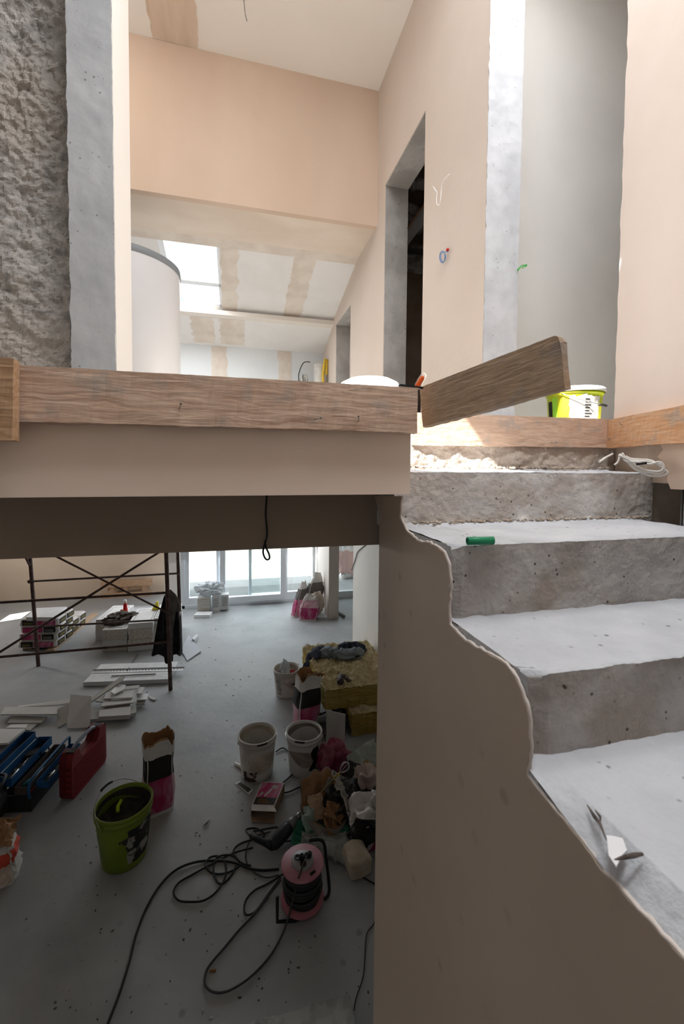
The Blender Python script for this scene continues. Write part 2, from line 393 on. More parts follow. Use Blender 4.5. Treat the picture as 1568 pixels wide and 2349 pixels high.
# raw concrete linings of the openings
b = B().span((X0+.004, yd1-.006, LZ), (X0+TH+.01, yd1+.01, zl)).span((X0+.004, yd0-.01, zl-.008), (X0+TH+.01, yd1, zl+.01)).span((X0+.004, yd0-.01, LZ), (X0+TH+.01, yd0+.004, zl))
struct('door_1', b, CONCD)
b = B().span((X0+.004, yk1-.006, LZ), (X0+TH, yk1+.01, zk)).span((X0+.004, yk0-.01, zk-.008), (X0+TH, yk1, zk+.01)).span((X0+TH-.02, yk0, LZ), (X0+TH, yk1, zk))
struct('door_2', b, CONCD)
# raw end of that wall, ragged edges
def wend(u, v):
    z = LZ+(CZ-LZ)*v; x = X0-.002+(TH+.0)*u
    if u < .04: x += .006*nz((z*25, 3, 1))
    if u > .96: x += .006*nz((z*25, 9, 1))
    return (x, yn-.006+.002*nz((x*30, z*22, 4)), z)
b = B(); b.grid(wend, 16, 260); struct('wall_end', b, mat('pier_concrete', (.52, .54, .57), (.62, .64, .67), 6, .85, .13, 30, pits=.5, pscale=40))
# stair hall back wall (pale) and skewed right wall
struct('wall_hall', B().span((X0+TH, 2.4, LZ), (4, 2.5, CZ)), PALE)
SK0 = Vector((1.57, 1.53, 0)); SK1 = Vector((1.42, 1.077, 0)); sd = (SK1-SK0).normalized(); sn = Vector((sd.y, -sd.x, 0))
if sn.x < 0: sn = -sn
e0 = SK0+sn*.03
def skw(name, t0, t1, z0, z1, th, m, off=0):
    A = e0+sd*t0+sn*off; Bq = e0+sd*t1+sn*off
    b = B().poly([(A.x, A.y, z0), (Bq.x, Bq.y, z0), (Bq.x, Bq.y, z1), (A.x, A.y, z1)], ext=sn*th)
    return struct(name, b, m)
# right wall above the board: ragged near vertical edge
A = e0+sd*0
pts = []
nE = 90
for i in range(nE+1):
    z = .16+(CZ-.16)*i/nE; t = .0+.012*nz((z*9, 2, 2))+.006*nz((z*40, 2, 5)); p = e0-sd*t; pts.append((p.x, p.y, z))
q = e0+sd*2.9
pts += [(q.x, q.y, CZ), (q.x, q.y, .16)]
struct('wall_skew', B().poly(pts, ext=sn*.25), mat('rosy_plaster', (.80, .68, .60), (.84, .73, .66), 1.2, .85, .1, 10))
BC = mat('brown_base_coat', (.52, .43, .35), (.62, .53, .44), 5, .95, .5, 25)
skw('wall_skew_base', 0, .22, -.30, .165, .22, BC, .012)
skw('wall_skew_base', .22, 2.9, -.055, .165, .22, BC, .012)
skw('wall_skew_recess', .22, 2.9, FZ, -.055, .1, mat('recess_shade', (.10, .085, .07), None), .14)  # shade inside the gap is put into this wall's dark colour
# smooth plaster panel below the board with ragged left edge, dark gap below it
pn = sn; p0 = e0+sn*.002
def SKP(x, y): return PP(x, y, p0, pn)
b = B().poly([SKP(*q) for q in [(1580, 1000), (1545, 1008), (1512, 1018), (1520, 1032), (1507, 1048), (1521, 1062), (1532, 1080), (1529, 1100), (1537, 1122), (1560, 1123), (1700, 1126), (1700, 990)]], ext=sn*.012)
struct('trim_1', b, mat('smooth_peach_panel', (.74, .60, .49), None))
# ceilings upper
HOLES = []
def cast(p): return Vector(p)+SUN*((CZ-p[2])/SUN.z)
hA = [cast((x, y, LZ)) for x in (.42, .88) for y in (1.222, 2.14)]
hB = [cast((x, y, LZ)) for x in (1.66, 2.15) for y in (1.7, 2.0)]
def bb(h): return (min(p.x for p in h), max(p.x for p in h), min(p.y for p in h), max(p.y for p in h))
A1, B1 = bb(hA), bb(hB)
hBounce = [cast((x, y, LZ)) for x in (-.6, .7) for y in (3.1, 3.5)]  # opening added so sun on the hidden landing floor bounces to the ceiling
holes = [A1, B1, bb(hBounce)]
xs = sorted({-3.2, 4.0} | {h[0] for h in holes} | {h[1] for h in holes}); ys = sorted({-1.3, 3.62} | {h[2] for h in holes} | {h[3] for h in holes})
b = B()
for x0, x1 in zip(xs, xs[1:]):
    for y0, y1 in zip(ys, ys[1:]):
        cx, cy = (x0+x1)/2, (y0+y1)/2
        if any(h[0] < cx < h[1] and h[2] < cy < h[3] for h in holes): continue
        b.span((x0, y0, CZ), (x1, y1, CZ+.06))
struct('ceiling_upper', b, mat('ceiling_board', (.90, .87, .82), (.92, .90, .86), 1.2))
# filler strip over the board joint on the ceiling
b = B()
def jf(u, v):
    y = 1.9+1.695*u; x0 = -.59+.03*nz((y*4, 1, 0))+.012*nz((y*16, 1, 0)); x1 = -.26+.03*nz((y*4, 5, 0))+.012*nz((y*16, 5, 0))
    return (x0+(x1-x0)*v, y, CZ-.003)
b.grid(jf, 90, 8)
CS = struct('trim_2', b, mat('ceiling_filler', (.66, .53, .42), (.76, .64, .53), 3, .9, lo=.3, hi=.7, stretch=(5, .6, 1)))
# downstand bulkhead
struct('wall_bulkhead', B().span((-3.2, 3.6, 2.07), (X0, 3.66, CZ)), PEACH)
struct('ceiling_soffit', B().span((-3.2, 3.66, 2.07), (X0, 4.18, 2.12)), mat('soffit_plaster', (.70, .61, .52), (.64, .54, .45), 2.5, stretch=(.5, 1, 1)))
# sloped boards beyond with roof window
SL0, SL1 = Vector((0, 4.16, 2.075)), Vector((0, 5.35, 1.80)); sv = SL1-SL0; sno = Vector((0, -sv.z, sv.y)).normalized()
def SLP(x, y): return PP(x, y, SL0, sno)
def Q(p): return ((p-SL0).dot(sv)/sv.length_squared)
w0, w1 = SLP(395, 565), SLP(510, 707); wx0, wx1 = SLP(372, 600).x, SLP(505, 640).x; t0, t1 = -.02, Q(SLP(450, 700))
def SLQ(x, t): return SL0+sv*t+Vector((x, 0, 0))
def slab(x0, x1, ta, tb, nm, m, th=.03):
    return struct(nm, B().poly([SLQ(x0, ta), SLQ(x1, ta), SLQ(x1, tb), SLQ(x0, tb)], ext=Vector((0, sno.y, abs(sno.z)))*th), m)
slab(-3.2, wx0, 0, 1, 'ceiling_slope', GYPS); slab(wx1, X0, 0, 1, 'ceiling_slope', GYPS); slab(wx0, wx1, t1, 1, 'ceiling_slope', GYPS)
rf = B()
for (x0, x1, ta, tb) in ((wx0, wx0+.05, 0, t1), (wx1-.02, wx1, 0, t1), (wx0, wx1, t1-.05, t1), (wx0, wx1, (t0+t1)*.62, (t0+t1)*.62+.05)):
    P_ = [SLQ(x0, ta), SLQ(x1, ta), SLQ(x1, tb), SLQ(x0, tb)]
    rf.poly(P_, ext=(0, .03, .13))
w3 = struct('window_3', rf, PVC)
g = B().poly([SLQ(wx0, 0)+Vector((0, .02, .1)), SLQ(wx1, 0)+Vector((0, .02, .1)), SLQ(wx1, t1)+Vector((0, .02, .1)), SLQ(wx0, t1)+Vector((0, .02, .1))]).build('pane', GLASS, w3, solid=.01); g.location = -w3.location
def fillstrip(xa, xb, ta, tb, nm='trim_3', SQ=None, sd=0):
    SQ = SQ or SLQ
    def f(u, v):
        t = ta+(tb-ta)*u
        x0 = xa+.03*nz((t*9, sd, 1))+.012*nz((t*40, sd, 1)); x1 = xb+.03*nz((t*9, sd+4, 1))+.012*nz((t*40, sd+4, 1))
        return SQ(x0+(x1-x0)*v, t)+Vector((0, 0, -.003))
    b = B(); b.grid(f, 60, 6); struct(nm, b, FILL)
fx = lambda x, y: SLP(x, y).x
fillstrip(wx1+.01, fx(545, 620), .1, 1, sd=1); fillstrip(fx(665, 640), fx(712, 640), .1, 1, sd=2)
fillstrip(-3, X0, 0, .1, sd=3)
# ledge and second slope, knee wall
struct('trim_4', B().span((-3.2, 5.22, 1.735), (X0, 5.4, 1.785)), mat('ledge_plaster', (.74, .69, .63), None))
S20, S21 = Vector((0, 5.36, 1.735)), Vector((0, 5.9, 1.55)); s2v = S21-S20
def S2Q(x, t): return S20+s2v*t+Vector((x, 0, 0))
b = B().poly([S2Q(-3.2, 0), S2Q(X0, 0), S2Q(X0, 1), S2Q(-3.2, 1)], ext=(0, .02, .03)); struct('ceiling_eaves', b, GYPS)
s2n = Vector((0, -s2v.z, s2v.y)).normalized()
fx2 = lambda x, y: PP(x, y, S20, s2n).x
fillstrip(fx2(442, 770), fx2(492, 770), 0, .9, sd=5, SQ=S2Q); fillstrip(fx2(505, 770), fx2(560, 770), 0, .9, sd=6, SQ=S2Q)
struct('wall_knee', B().span((-3.2, 5.9, LZ), (X0, 6.0, 1.6)), mat('knee_board', (.66, .69, .71), (.70, .73, .74), 2))
K = lambda x, t: Vector((x, 5.897, 1.55-1.3*t))
fkx = lambda x: PY(x, 850, 5.9).x
fillstrip(fkx(485), fkx(520), 0, 1, sd=8, SQ=K); fillstrip(fkx(638), fkx(668), 0, 1, sd=9, SQ=K)
struct('wall_left_upper', B().span((-3.3, YP2, LZ), (-3.2, 6.1, CZ)), PALE)
struct('wall_roof_back', B().span((-3.2, 3.66, 3.2), (X0, 3.7, 4.0)), PALE)
struct('wall_stairwell_left', B().span((-3.3, -1.3, LZ), (-3.2, YP2+.2, CZ)), CONCD)
struct('wall_stairwell_right', B().span((3.9, -1.3, SOF), (4.0, 2.5, CZ)), PALE)
# dark store behind the door opening
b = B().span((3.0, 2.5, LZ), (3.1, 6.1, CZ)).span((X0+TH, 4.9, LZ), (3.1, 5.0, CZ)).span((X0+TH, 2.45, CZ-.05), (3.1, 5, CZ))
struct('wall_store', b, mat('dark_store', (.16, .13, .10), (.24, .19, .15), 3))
# stair side wall (thin plaster skin over the concrete, ragged outline)
XS = .487
out = [(870, 1178), (858, 1137), (921, 1137), (917, 1158), (916, 1185), (922, 1200), (930, 1216), (945, 1230), (960, 1243), (985, 1246), (1005, 1258), (1018, 1270), (1026, 1290), (1031, 1330), (1029, 1370), (1027, 1400), (1029, 1432), (1045, 1450), (1064, 1468), (1095, 1488), (1115, 1498), (1140, 1512), (1160, 1526), (1172, 1540), (1184, 1562), (1195, 1590), (1206, 1620), (1211, 1655), (1214, 1700), (1209, 1745), (1207, 1780), (1230, 1808), (1262, 1850), (1300, 1893), (1342, 1944), (1376, 1995), (1418, 2040), (1460, 2090), (1500, 2128), (1545, 2180), (1620, 2262), (1900, 2600)]
P3 = [PX(x, y, XS) for x, y in out]
fine = []
for i, (p, q) in enumerate(zip(P3, P3[1:])):
    k = max(1, int((q-p).length/.006)) if i >= 2 else 1
    for j in range(k):
        pt = p.lerp(q, j/k)
        if i >= 2: pt = pt+Vector((0, .003*nz((pt.y*60, pt.z*60, 1)), .003*nz((pt.y*60, pt.z*60, 9))))
        fine.append(pt)
fine.append(P3[-1])
fine += [Vector((XS, fine[-1].y, FZ)), Vector((XS, P3[0].y, FZ))]
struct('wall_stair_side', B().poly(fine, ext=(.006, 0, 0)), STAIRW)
# pale broken plaster lip along that outline
b = B(); lip = fine[3:-2]
b.tube([p+Vector((.004+.002*nz((p.y*50, p.z*50, 2)), -.0, .001)) for p in lip], [.0035+.002*nz((p.y*90, p.z*90, 3)) for p in lip], 6)
struct('trim_5', b, mat('broken_plaster_edge', (.62, .55, .50), None))
# =================== CONCRETE STAIRS ===================
st = thing('staircase', 'bare raw concrete staircase without finish, climbing beside the boarded landing', 'staircase', (.9, .8, FZ))
TZ = [-.018, -.187, -.3637, -.5145, -.68]; RY = [1.28, .909, .628, .28, -.05]; BYK = [1.56, 1.28, .909, .628, .28]
def step(i):
    z = TZ[i]; y0 = RY[i]; y1 = BYK[i]+.06; zb = TZ[i+1]-.02 if i < 4 else z-.2
    xL, xR = (.496 if i < 3 else .489), 1.6-(1.53-y0)*.331+.02
    b = B()
    def edge(x): return .004*nz((x*18, i, 0))+.003*nz((x*70, i, 2))
    def corner(x): return max(0, .03-(x-xL))*.9 if i < 2 else max(0, .045-(x-xL))*.75
    def tr(u, v):
        x = xL+(xR-xL)*u**1.5; y = y0+(y1-y0)*v
        h = .0022*nz((x*20, y*20, i))+.0012*nz((x*75, y*75, i))
        if i == 0: h += .022*v*v*max(0, .5+nz((x*9, y*9, 4)))*.8+.012*v*abs(nz((x*40, y*40, 8)))
        if i > 0: h += .014*math.exp(-max(0, (1-v)*(y1-y0)-.06)/.016)*max(0, .15+nz((x*22, y*5, i)))*(1 if i == 1 else .3)
        if i >= 3: h -= .040*max(0, 1-(x-xL)/.04)*min(1, max(0, (.64-y)/.22))
        if v == 0: y += edge(x); h -= .003
        zc = corner(x) if v < .06 else 0
        return (x, y+zc*.5, z+h-(zc*.6 if v == 0 else 0))
    b.mi = 0; b.grid(tr, 260, 60)
    def rs(u, v):
        x = xL+(xR-xL)*u**1.5; zz = z-.003-(z-.003-zb)*v
        d = .0016*nz((x*25, zz*25, i+5))
        fr = (z-zz)/(z-zb)
        y = y0+edge(x)*math.exp(-fr*10)+d+corner(x)*.5
        if fr > .8 and i == 0: y -= .018*(fr-.8)/.2*max(0, .1+nz((x*18, 2, 2)))*2
        return (x, y, zz-(corner(x)*.6 if v == 0 else 0))
    b.mi = 1; b.grid(rs, 260, 40)
    b.mi = 0; b.grid(lambda u, v: (xL, y0+(y1-y0)*u, z-.003-(.044 if i >= 3 else 0)*min(1, max(0, (.64-(y0+(y1-y0)*u))/.22))-(z-zb)*v), 24, 4)
    b.build('step', [TREAD, RISER if i else RISER_LIT], st).matrix_parent_inverse = Matrix.Translation(-st.location)
for i in range(5): step(i)
# rubble and dust left on the steps
random.seed(4)
b = B()
for k in range(420):
    i = random.choice([0, 0, 1, 1, 1])
    x = random.uniform(.55, 1.5); back = BYK[i]-(.03 if i == 0 else .004)
    y = back-abs(random.gauss(0, .02 if i else .07)); r = random.uniform(.002, .007)*(1 if i else 1.2)
    b.ball((x, y, TZ[i]+r*.4+(.012 if i == 0 else .003)), (r*random.uniform(.8, 1.8), r, r*.7), 1, amp=.6, fr=2, seed=k)
tag(b.build('mortar_rubble', MORTAR, keep=False), 'small crumbs of mortar and dust at the back of the upper steps', 'rubble', kind='stuff')
# mortar strip below the far board
b = B()
def mor(u, v):
    x = .5+1.12*u; z = -.03+.125*v
    return (x, 1.538-.016*(1-v)+.014*nz((x*14, z*14, 0))+.008*nz((x*45, z*45, 2)), z)
b.grid(mor, 120, 18)
struct('trim_6', b, mat('old_mortar_band', (.44, .37, .31), (.52, .45, .385), 9, .95, .8, 40))
# =================== BOARDS ===================
def plank(name, A, Bp, h, th, m, label, topz, side, grp=None, tilt=(0, 0), round_end=0, nails=(), seed=0):
    """A,Bp ends (top front edge), side=+1: thickness to the left of A->B"""
    A, Bp = Vector(A), Vector(Bp); d = Bp-A; L = d.length
    t = thing(name, label, 'board', A, group=grp)
    xax = d.normalized(); zax = Vector((0, 0, 1)); yax = zax.cross(xax).normalized()*side; zax = xax.cross(yax) if side > 0 else yax.cross(xax)
    zax = zax if zax.z > 0 else -zax
    mt = Matrix((xax, yax, zax)).transposed().to_4x4()
    b = B(); nu = 90
    def er(u):
        c = 0
        if round_end:
            q = max(0, (u*L-(L-round_end))/round_end); c = round_end*(1-math.sqrt(max(0, 1-q*q)))
        return c
    prof = lambda u, k: (0, 0) if k == 0 else (th, 0) if k == 1 else (th, -h) if k == 2 else (0, -h)
    rows = []
    for i in range(nu+1):
        u = i/nu; x = L*u; ring = []
        for j in range(16):
            s_ = j/16*4; k = int(s_); f = s_-k
            p0, p1 = prof(u, k % 4), prof(u, (k+1) % 4)
            y = p0[0]+(p1[0]-p0[0])*f; z = p0[1]+(p1[1]-p0[1])*f
            c = er(u)
            if z > -c: z = -c
            e = .0018*nz((x*9+seed, y*60, z*30))+.0012*nz((x*50, y*60, z*60+seed))
            xx = x+(.0025*nz((y*90, z*90, seed)) if i in (0, nu) else 0)
            ring.append(b.bm.verts.new((xx, y+e, z+e*(1.6 if k != 0 else 1))))
        rows.append(ring)
    for a, c in zip(rows, rows[1:]):
        for j in range(16): b.bm.faces.new((a[j], a[(j+1) % 16], c[(j+1) % 16], c[j]))
    b.bm.faces.new(rows[0]); b.bm.faces.new(rows[-1])
    o = b.build('timber', m, t); o.matrix_local = mt
    for (u, zz, ang) in nails:
        n = B().tube([(u, .0, zz), (u+.002, -.012, zz), (u+.002+.012*math.cos(ang), -.016, zz+.012*math.sin(ang))], .0011, 6).tube([(u+.002+.012*math.cos(ang), -.018, zz+.012*math.sin(ang)), (u+.002+.013*math.cos(ang), -.0165, zz+.013*math.sin(ang))], .0028, 8)
        n.build('nail', plain('nail_steel', (.3, .29, .28), .4, .8), t).matrix_local = mt
    return t
zt = .218
Y1 = 1.113
xa = PY(30, 845, Y1).x; xe = PY(958, 893, Y1).x
plank('wooden_board', (xa-.25, Y1, zt), (xe, Y1, zt), .125, .029, W_OLD, 'long weathered board nailed level along the landing edge, left of the stairs', zt, 1, 'edge boards', nails=((.25+(xe-xa)*.357, -.085, 1.2), (.25+(xe-xa)*.82, -.10, 1.8), (.25+(xe-xa)*.70, -.098, .2)))
# leftmost board coming toward the camera
pA = PY(32, 812, Y1-.03)
plank('wooden_board', (pA.x-.6, 1.065, PY(-10, 800, 1.07).z), (PY(31, 820, 1.065).x, 1.065, PY(31, 822, 1.065).z), .175, .028, wood('brown_board', (.44, .27, .15), (.56, .36, .22), (.30, .19, .12)), 'short brown board overlapping the left end of the long edge board', zt, 1, 'edge boards', seed=4)
plank('wooden_board', PY(946, 946, 1.52), (1.565, 1.52, zt-.008), .124, .028, W_OLD, 'straight pale board fixed above the top concrete step', zt, 1, 'edge boards', seed=2, nails=((.62, -.105, 0),))
plank('wooden_board', (1.57, 1.53, .206), (1.57+sd.x*1.2, 1.53+sd.y*1.2, .206), .122, .03, W_ORG, 'orange board rising along the right wall beside the stairs', zt, 1, 'edge boards', seed=7, nails=((.04, -.085, -.3), (.12, -.03, .8)))
# loose plank sticking out
i0, i1 = ray(962, 889)*1.25, ray(1283, 765)*.9
plank('loose_plank', i0, i1, .118, .024, W_GREY, 'weathered plank jutting out toward the stairs from the end of the long edge board', zt, 1, seed=9, round_end=.016, nails=())
# =================== OBJECT HELPERS ===================
def sg(v, p): return math.copysign(abs(v)**p, v)
WHT = plain('white_plastic', (.72, .71, .68), .45); BLK = plain('black_plastic', (.018, .018, .02), .5); BLKC = mat('black_cloth', (.012, .012, .014), (.03, .03, .034), 12, .9, .3, 60)
PAPER = mat('white_paper', (.60, .58, .56), (.68, .66, .64), 8, .8, .3, 40); KRAFT = mat('kraft_paper', (.30, .16, .075), (.42, .25, .13), 9, .85, .4, 30)
PINK = mat('pink_print', (.40, .03, .13), (.50, .20, .30), 5, .6, .1, 20, lo=.42, hi=.6, dist=1.5); PINKL = mat('pale_pink_print', (.62, .32, .40), (.68, .48, .52), 6, .6, dist=1)
BPRINT = plain('black_print', (.02, .018, .018), .5); YEL = plain('yellow_print', (.38, .31, .04), .6)
STEEL = plain('steel', (.45, .45, .45), .35, .9); RUB = plain('black_rubber', (.015, .015, .016), .55)
def superbox(b, c, d, p=.3, amp=.0, fr=6, seed=0, rot=(0,0,0), nu=40, nv=24, mif=None, mtx=None, ridge=0):
    m = M4(c, rot)
    if mtx: m = mtx @ m
    def f(u, v):
        th = 2*math.pi*u; ph = math.pi*(v-.5)
        x = sg(math.cos(ph), p)*sg(math.cos(th), p); y = sg(math.cos(ph), p)*sg(math.sin(th), p); z = sg(math.sin(ph), p)
        q = Vector((x*d[0]/2, y*d[1]/2, z*d[2]/2))
        k = nz(q*fr, seed)
        if ridge: k = k*(1-ridge)+ridge*(.5-abs(nz(q*fr*1.7, seed+3))*2)
        return m @ (q*(1+amp*k*2))
    b.grid(f, nu, nv, mif); return b
def crumple(name, mats, w, l, loc, rot=(0,0,0), amp=.03, fr=9, seed=0, parent=None, mif=None, th=.0015, edge=.02, n=34, curl=0):
    m = M4(loc, rot)
    def f(u, v):
        x = (u-.5)*w; y = (v-.5)*l
        k = .5-abs(nz((x*fr, y*fr, 0), seed)); k2 = .5-abs(nz((x*fr*2.3, y*fr*2.3, 4), seed))
        z = amp*(k*1.6+k2*.7); e = edge*nz((u*7, v*7, 3), seed)
        z += curl*((u-.5)**2*w*4)
        return m @ Vector((x*(1+e*1.2)+e*.7*w, y*(1+e*1.2), z))
    b = B(); b.grid(f, n, n, mif)
    return b.build(name, mats, parent, solid=th)
def bands(b, rows, m4, w, h, seed=0, t=.0008):
    """short printed strokes in rows, on the local XZ plane"""
    random.seed(seed)
    for r in range(rows):
        x = -w/2
        while x < w/2:
            k = random.uniform(.03, .13)*w
            if x+k > w/2: break
            b.box((x+k/2, 0, h/2-(r+.5)*h/rows), (k, t, h/rows*.45), mtx=m4); x += k+.03*w
    return b
def prismP(pts, th, m, name, label, cat='tile offcut', grp=None, parent=None):
    """pts (x,y,h) photo pixels of the top outline at height h over the floor"""
    P_ = [PF(x, y, h) for x, y, h in pts]
    o = B().poly(P_, ext=(0, 0, -th)).build(name, m, parent)
    if label: tag(o, label, cat, grp)
    return o
# =================== UPPER LANDING OBJECTS ===================
# white tank
dC = 3.25; cR = .41; tx = 283
rr_ = ray(tx, 1000); pc = Vector((rr_.x, rr_.y, 0))*dC
zT = -(ray(408, 625).z)/1*0+ (PY(408, 625, pc.y)).z
t = thing('round_tank', 'tall white cylindrical tank with grey top band behind the white return', 'tank', (pc.x, pc.y, LZ))
B().lathe([(0, 0), (cR, 0), (cR, zT-LZ-.045)], 72).build('shell', mat('tank_white', (.66, .66, .68), None, rough=.4), t)
B().lathe([(cR, zT-LZ-.045), (cR+.006, zT-LZ-.043), (cR+.006, zT-LZ), (cR-.03, zT-LZ+.02), (0, zT-LZ+.03)], 72).build('top_band', plain('band_grey', (.22, .24, .26), .5), t)
# upturned basin on the landing
c = PY(847, 890, 1.94); t = thing('plastic_basin', 'sunlit white plastic basin turned upside down behind the edge board', 'basin', (c.x, c.y, LZ))
B().lathe([(.175, 0), (.178, .012), (.170, .02), (.158, .12), (.150, .16), (.135, .195), (.10, .213), (.05, .219), (0, .22)], 48).build('shell', WHT, t)
B().lathe([(.172, 0), (.182, .002), (.182, .014), (.172, .018)], 48).build('rim', WHT, t)
# cutter lying on the board end
q = PY(962, 886, 1.135); t = thing('utility_knife', 'orange handled utility knife lying on the right end of the edge board', 'knife', (q.x-.01, q.y-.004, .219))
B().box((-.018, 0, .004), (.075, .016, .006), (0, .04, .1), bev=.002).build('blade', plain('dark_steel', (.03, .04, .05), .4, .6), t)
b = B(); superbox(b, (.008, 0, .018), (.014, .009, .042), .6, 0, rot=(0, .55, 0), nu=20, nv=12); b.build('handle', plain('orange_grip', (.75, .12, .02), .4), t)
b = B(); superbox(b, (.012, .001, .024), (.02, .007, .048), .6, 0, rot=(0, .55, 0), nu=20, nv=12); b.build('clear_cover', mat('clear_plastic', (.85, .85, .82), None, rough=.15, trans=.9, alpha=.35), t)
# far corner bundle
c = PY(722, 868, 5.6); cx = c.x
t = thing('wrapped_roll', 'white roll with yellow straps standing in the far corner of the attic room', 'roll', (cx+.06, 5.62, LZ))
B().lathe([(0, 0), (.075, 0), (.08, .1), (.078, .9), (.07, 1.14), (0, 1.15)], 24).build('roll', mat('film_white', (.6, .58, .54), (.7, .68, .64), 9, .5), t)
B().tube([(.02, -.09, .5), (.045, -.085, .8), (.03, -.09, 1.0), (.06, -.08, 1.2)], .016, 6).build('strap', plain('strap_yellow', (.7, .48, .06)), t)
B().tube([(.08, -.06, 1.0), (.09, -.06, 1.2)], .018, 6).build('strap', MATS['strap_yellow'], t)
t = thing('plastic_bag', 'crumpled clear plastic bag beside the wrapped roll in the far corner', 'bag', (cx-.14, 5.6, LZ))
b = B(); superbox(b, (0, 0, .42), (.2, .16, .84), .9, .5, 14, 3, ridge=.8, nu=60, nv=40); b.build('film', mat('crinkled_film', (.75, .78, .74), (.5, .5, .46), 30, .3, .4, 60), t)
B().tube(spline([(-.05, -.09, .75), (-.09, -.09, .95), (-.03, -.09, 1.12), (.06, -.09, 1.14)]), .006, 6).build('cord', RUB, t)
# yellow paint bucket
def bucket(name, label, loc, rt, rb, h, body, rotz=0, lid=None, grp=None, handle='down', inner=None, fill=None, fillz=.5, cat='bucket', rimmat=None):
    t = thing(name, label, cat, loc, rotz, grp)
    th = .003
    prof = [(0, .004), (rb-.006, 0), (rb, .006)] + [(rb+(rt-rb)*k/10, h*k/10*.86) for k in range(1, 11)]
    prof += [(rt+.006, h*.865), (rt+.006, h*.90), (rt+.001, h*.905), (rt+.001, h*.955), (rt+.008, h*.96), (rt+.008, h*.985), (rt+.003, h), (rt-th, h*.995)]
    if not lid:
        prof += [(rt-th-.001, h*.86), (rb-th+(rt-rb)*.3, h*.3), (rb-th, .012), (0, .010)]
    b = B(); b.lathe(prof, 48, wob=.012); b.build('shell', body, t)
    if lid: B().lathe([(rt+.012, h*.91), (rt+.014, h*.93), (rt+.013, h*1.0), (rt+.006, h*1.02), (rt-.012, h*1.02), (rt-.016, h*.99), (0, h*.985)], 48).build('lid', lid, t)
    hr = rt+.012; pts = []
    for k in range(25):
        a = math.pi*k/24
        if handle == 'down': pts.append((hr*math.cos(a), -hr*math.sin(a)*1.02-.002, h*.88-.30*h*math.sin(a)))
        elif handle == 'up': pts.append((hr*math.cos(a), .85*hr*math.sin(a), h*.88+hr*.62*math.sin(a)))
        else: pts.append((hr*math.cos(a), hr*.96*math.sin(a)*handle, h*.88+.01+.02*math.sin(a)))
    hd = B().tube(pts, .0028, 6).build('handle', STEEL, t)
    mid = pts[10:15]; B().tube(mid, .007, 8).build('grip', BLK, hd)
    for s in (-1, 1): B().box((s*(rt+.008), 0, h*.88), (.012, .024, .028), bev=.003).build('ear', body, t)
    if inner: B().lathe([(rt-th-.003, h*.93), (rb-th+.004+(rt-rb)*.7, h*.6), (rb-th+.003+(rt-rb)*.3, h*.3), (rb-th, .016), (0, .014)], 40).build('lining', inner, t)
    if fill:
        b = B(); R0 = rb+(rt-rb)*fillz-.004
        def f(u, v):
            a = 2*math.pi*u; r = R0*v; x, y = r*math.cos(a), r*math.sin(a)
            return (x, y, h*fillz+.03*nz((x*14, y*14, 1), 2)+.012*nz((x*45, y*45, 1), 2))
        b.grid(f, 48, 18); b.build('contents', fill, t)
    return t
def curved_patch(t, name, r0, r1, h, z0, z1, a0, a1, m, off=.002, rag=0, seed=0, parent=None):
    def rad(z): return r0+(r1-r0)*min(1, z/(h*.86))+off
    def f(u, v):
        a = a0+(a1-a0)*u; z = z0+(z1-z0)*v
        if rag:
            e = rag*nz((u*6, v*6, 2), seed); a += e; z += e*.1
        r = rad(z)*(1+.012*math.sin(2*a+z*7)); return (r*math.cos(a), r*math.sin(a), z)
    b = B(); b.grid(f, 24, 16); return b.build(name, m, parent or t)
c = PY(1315, 950, 2.0)
YG = mat('lime_plastic', (.50, .62, .02), (.70, .68, .05), 6, .4, lo=.4, hi=.6); ry, hy = .138, .235
t = bucket('paint_bucket', 'lime yellow paint bucket with white lid in the sunlight behind the far board', (c.x, c.y, LZ), ry, ry-.012, hy, YG, R_(20), lid=WHT, handle='down')
fa = math.atan2(-c.y, -c.x)-R_(20)
curved_patch(t, 'white_label', ry-.012, ry, hy, .02, hy*.80, fa-.15, fa+1.05, WHT, .0015, .12)
pl = curved_patch(t, 'text_label', ry-.012, ry, hy, .03, hy*.78, fa+.35, fa+.75, plain('label_grey', (.5, .5, .48)), .0025)
b = B()
for k in range(9):
    z = .045+k*.015; b.lathe([(ry+.0015-.012+.012*z/(hy*.86)+.003, z), (ry+.0015-.012+.012*z/(hy*.86)+.003, z+.006)], 8, a0=fa+.38, a1=fa+.38+random.uniform(.15, .32), wob=.012)
b.build('printed_text', BPRINT, pl)
curved_patch(t, 'black_patch', ry-.012, ry, hy, .0, hy*.72, fa-1.15, fa-.88, BLK, .0018)
curved_patch(t, 'lime_patch', ry-.012, ry, hy, .0, hy*.8, fa-.86, fa-.62, plain('bright_green', (.30, .62, .05)), .0018)
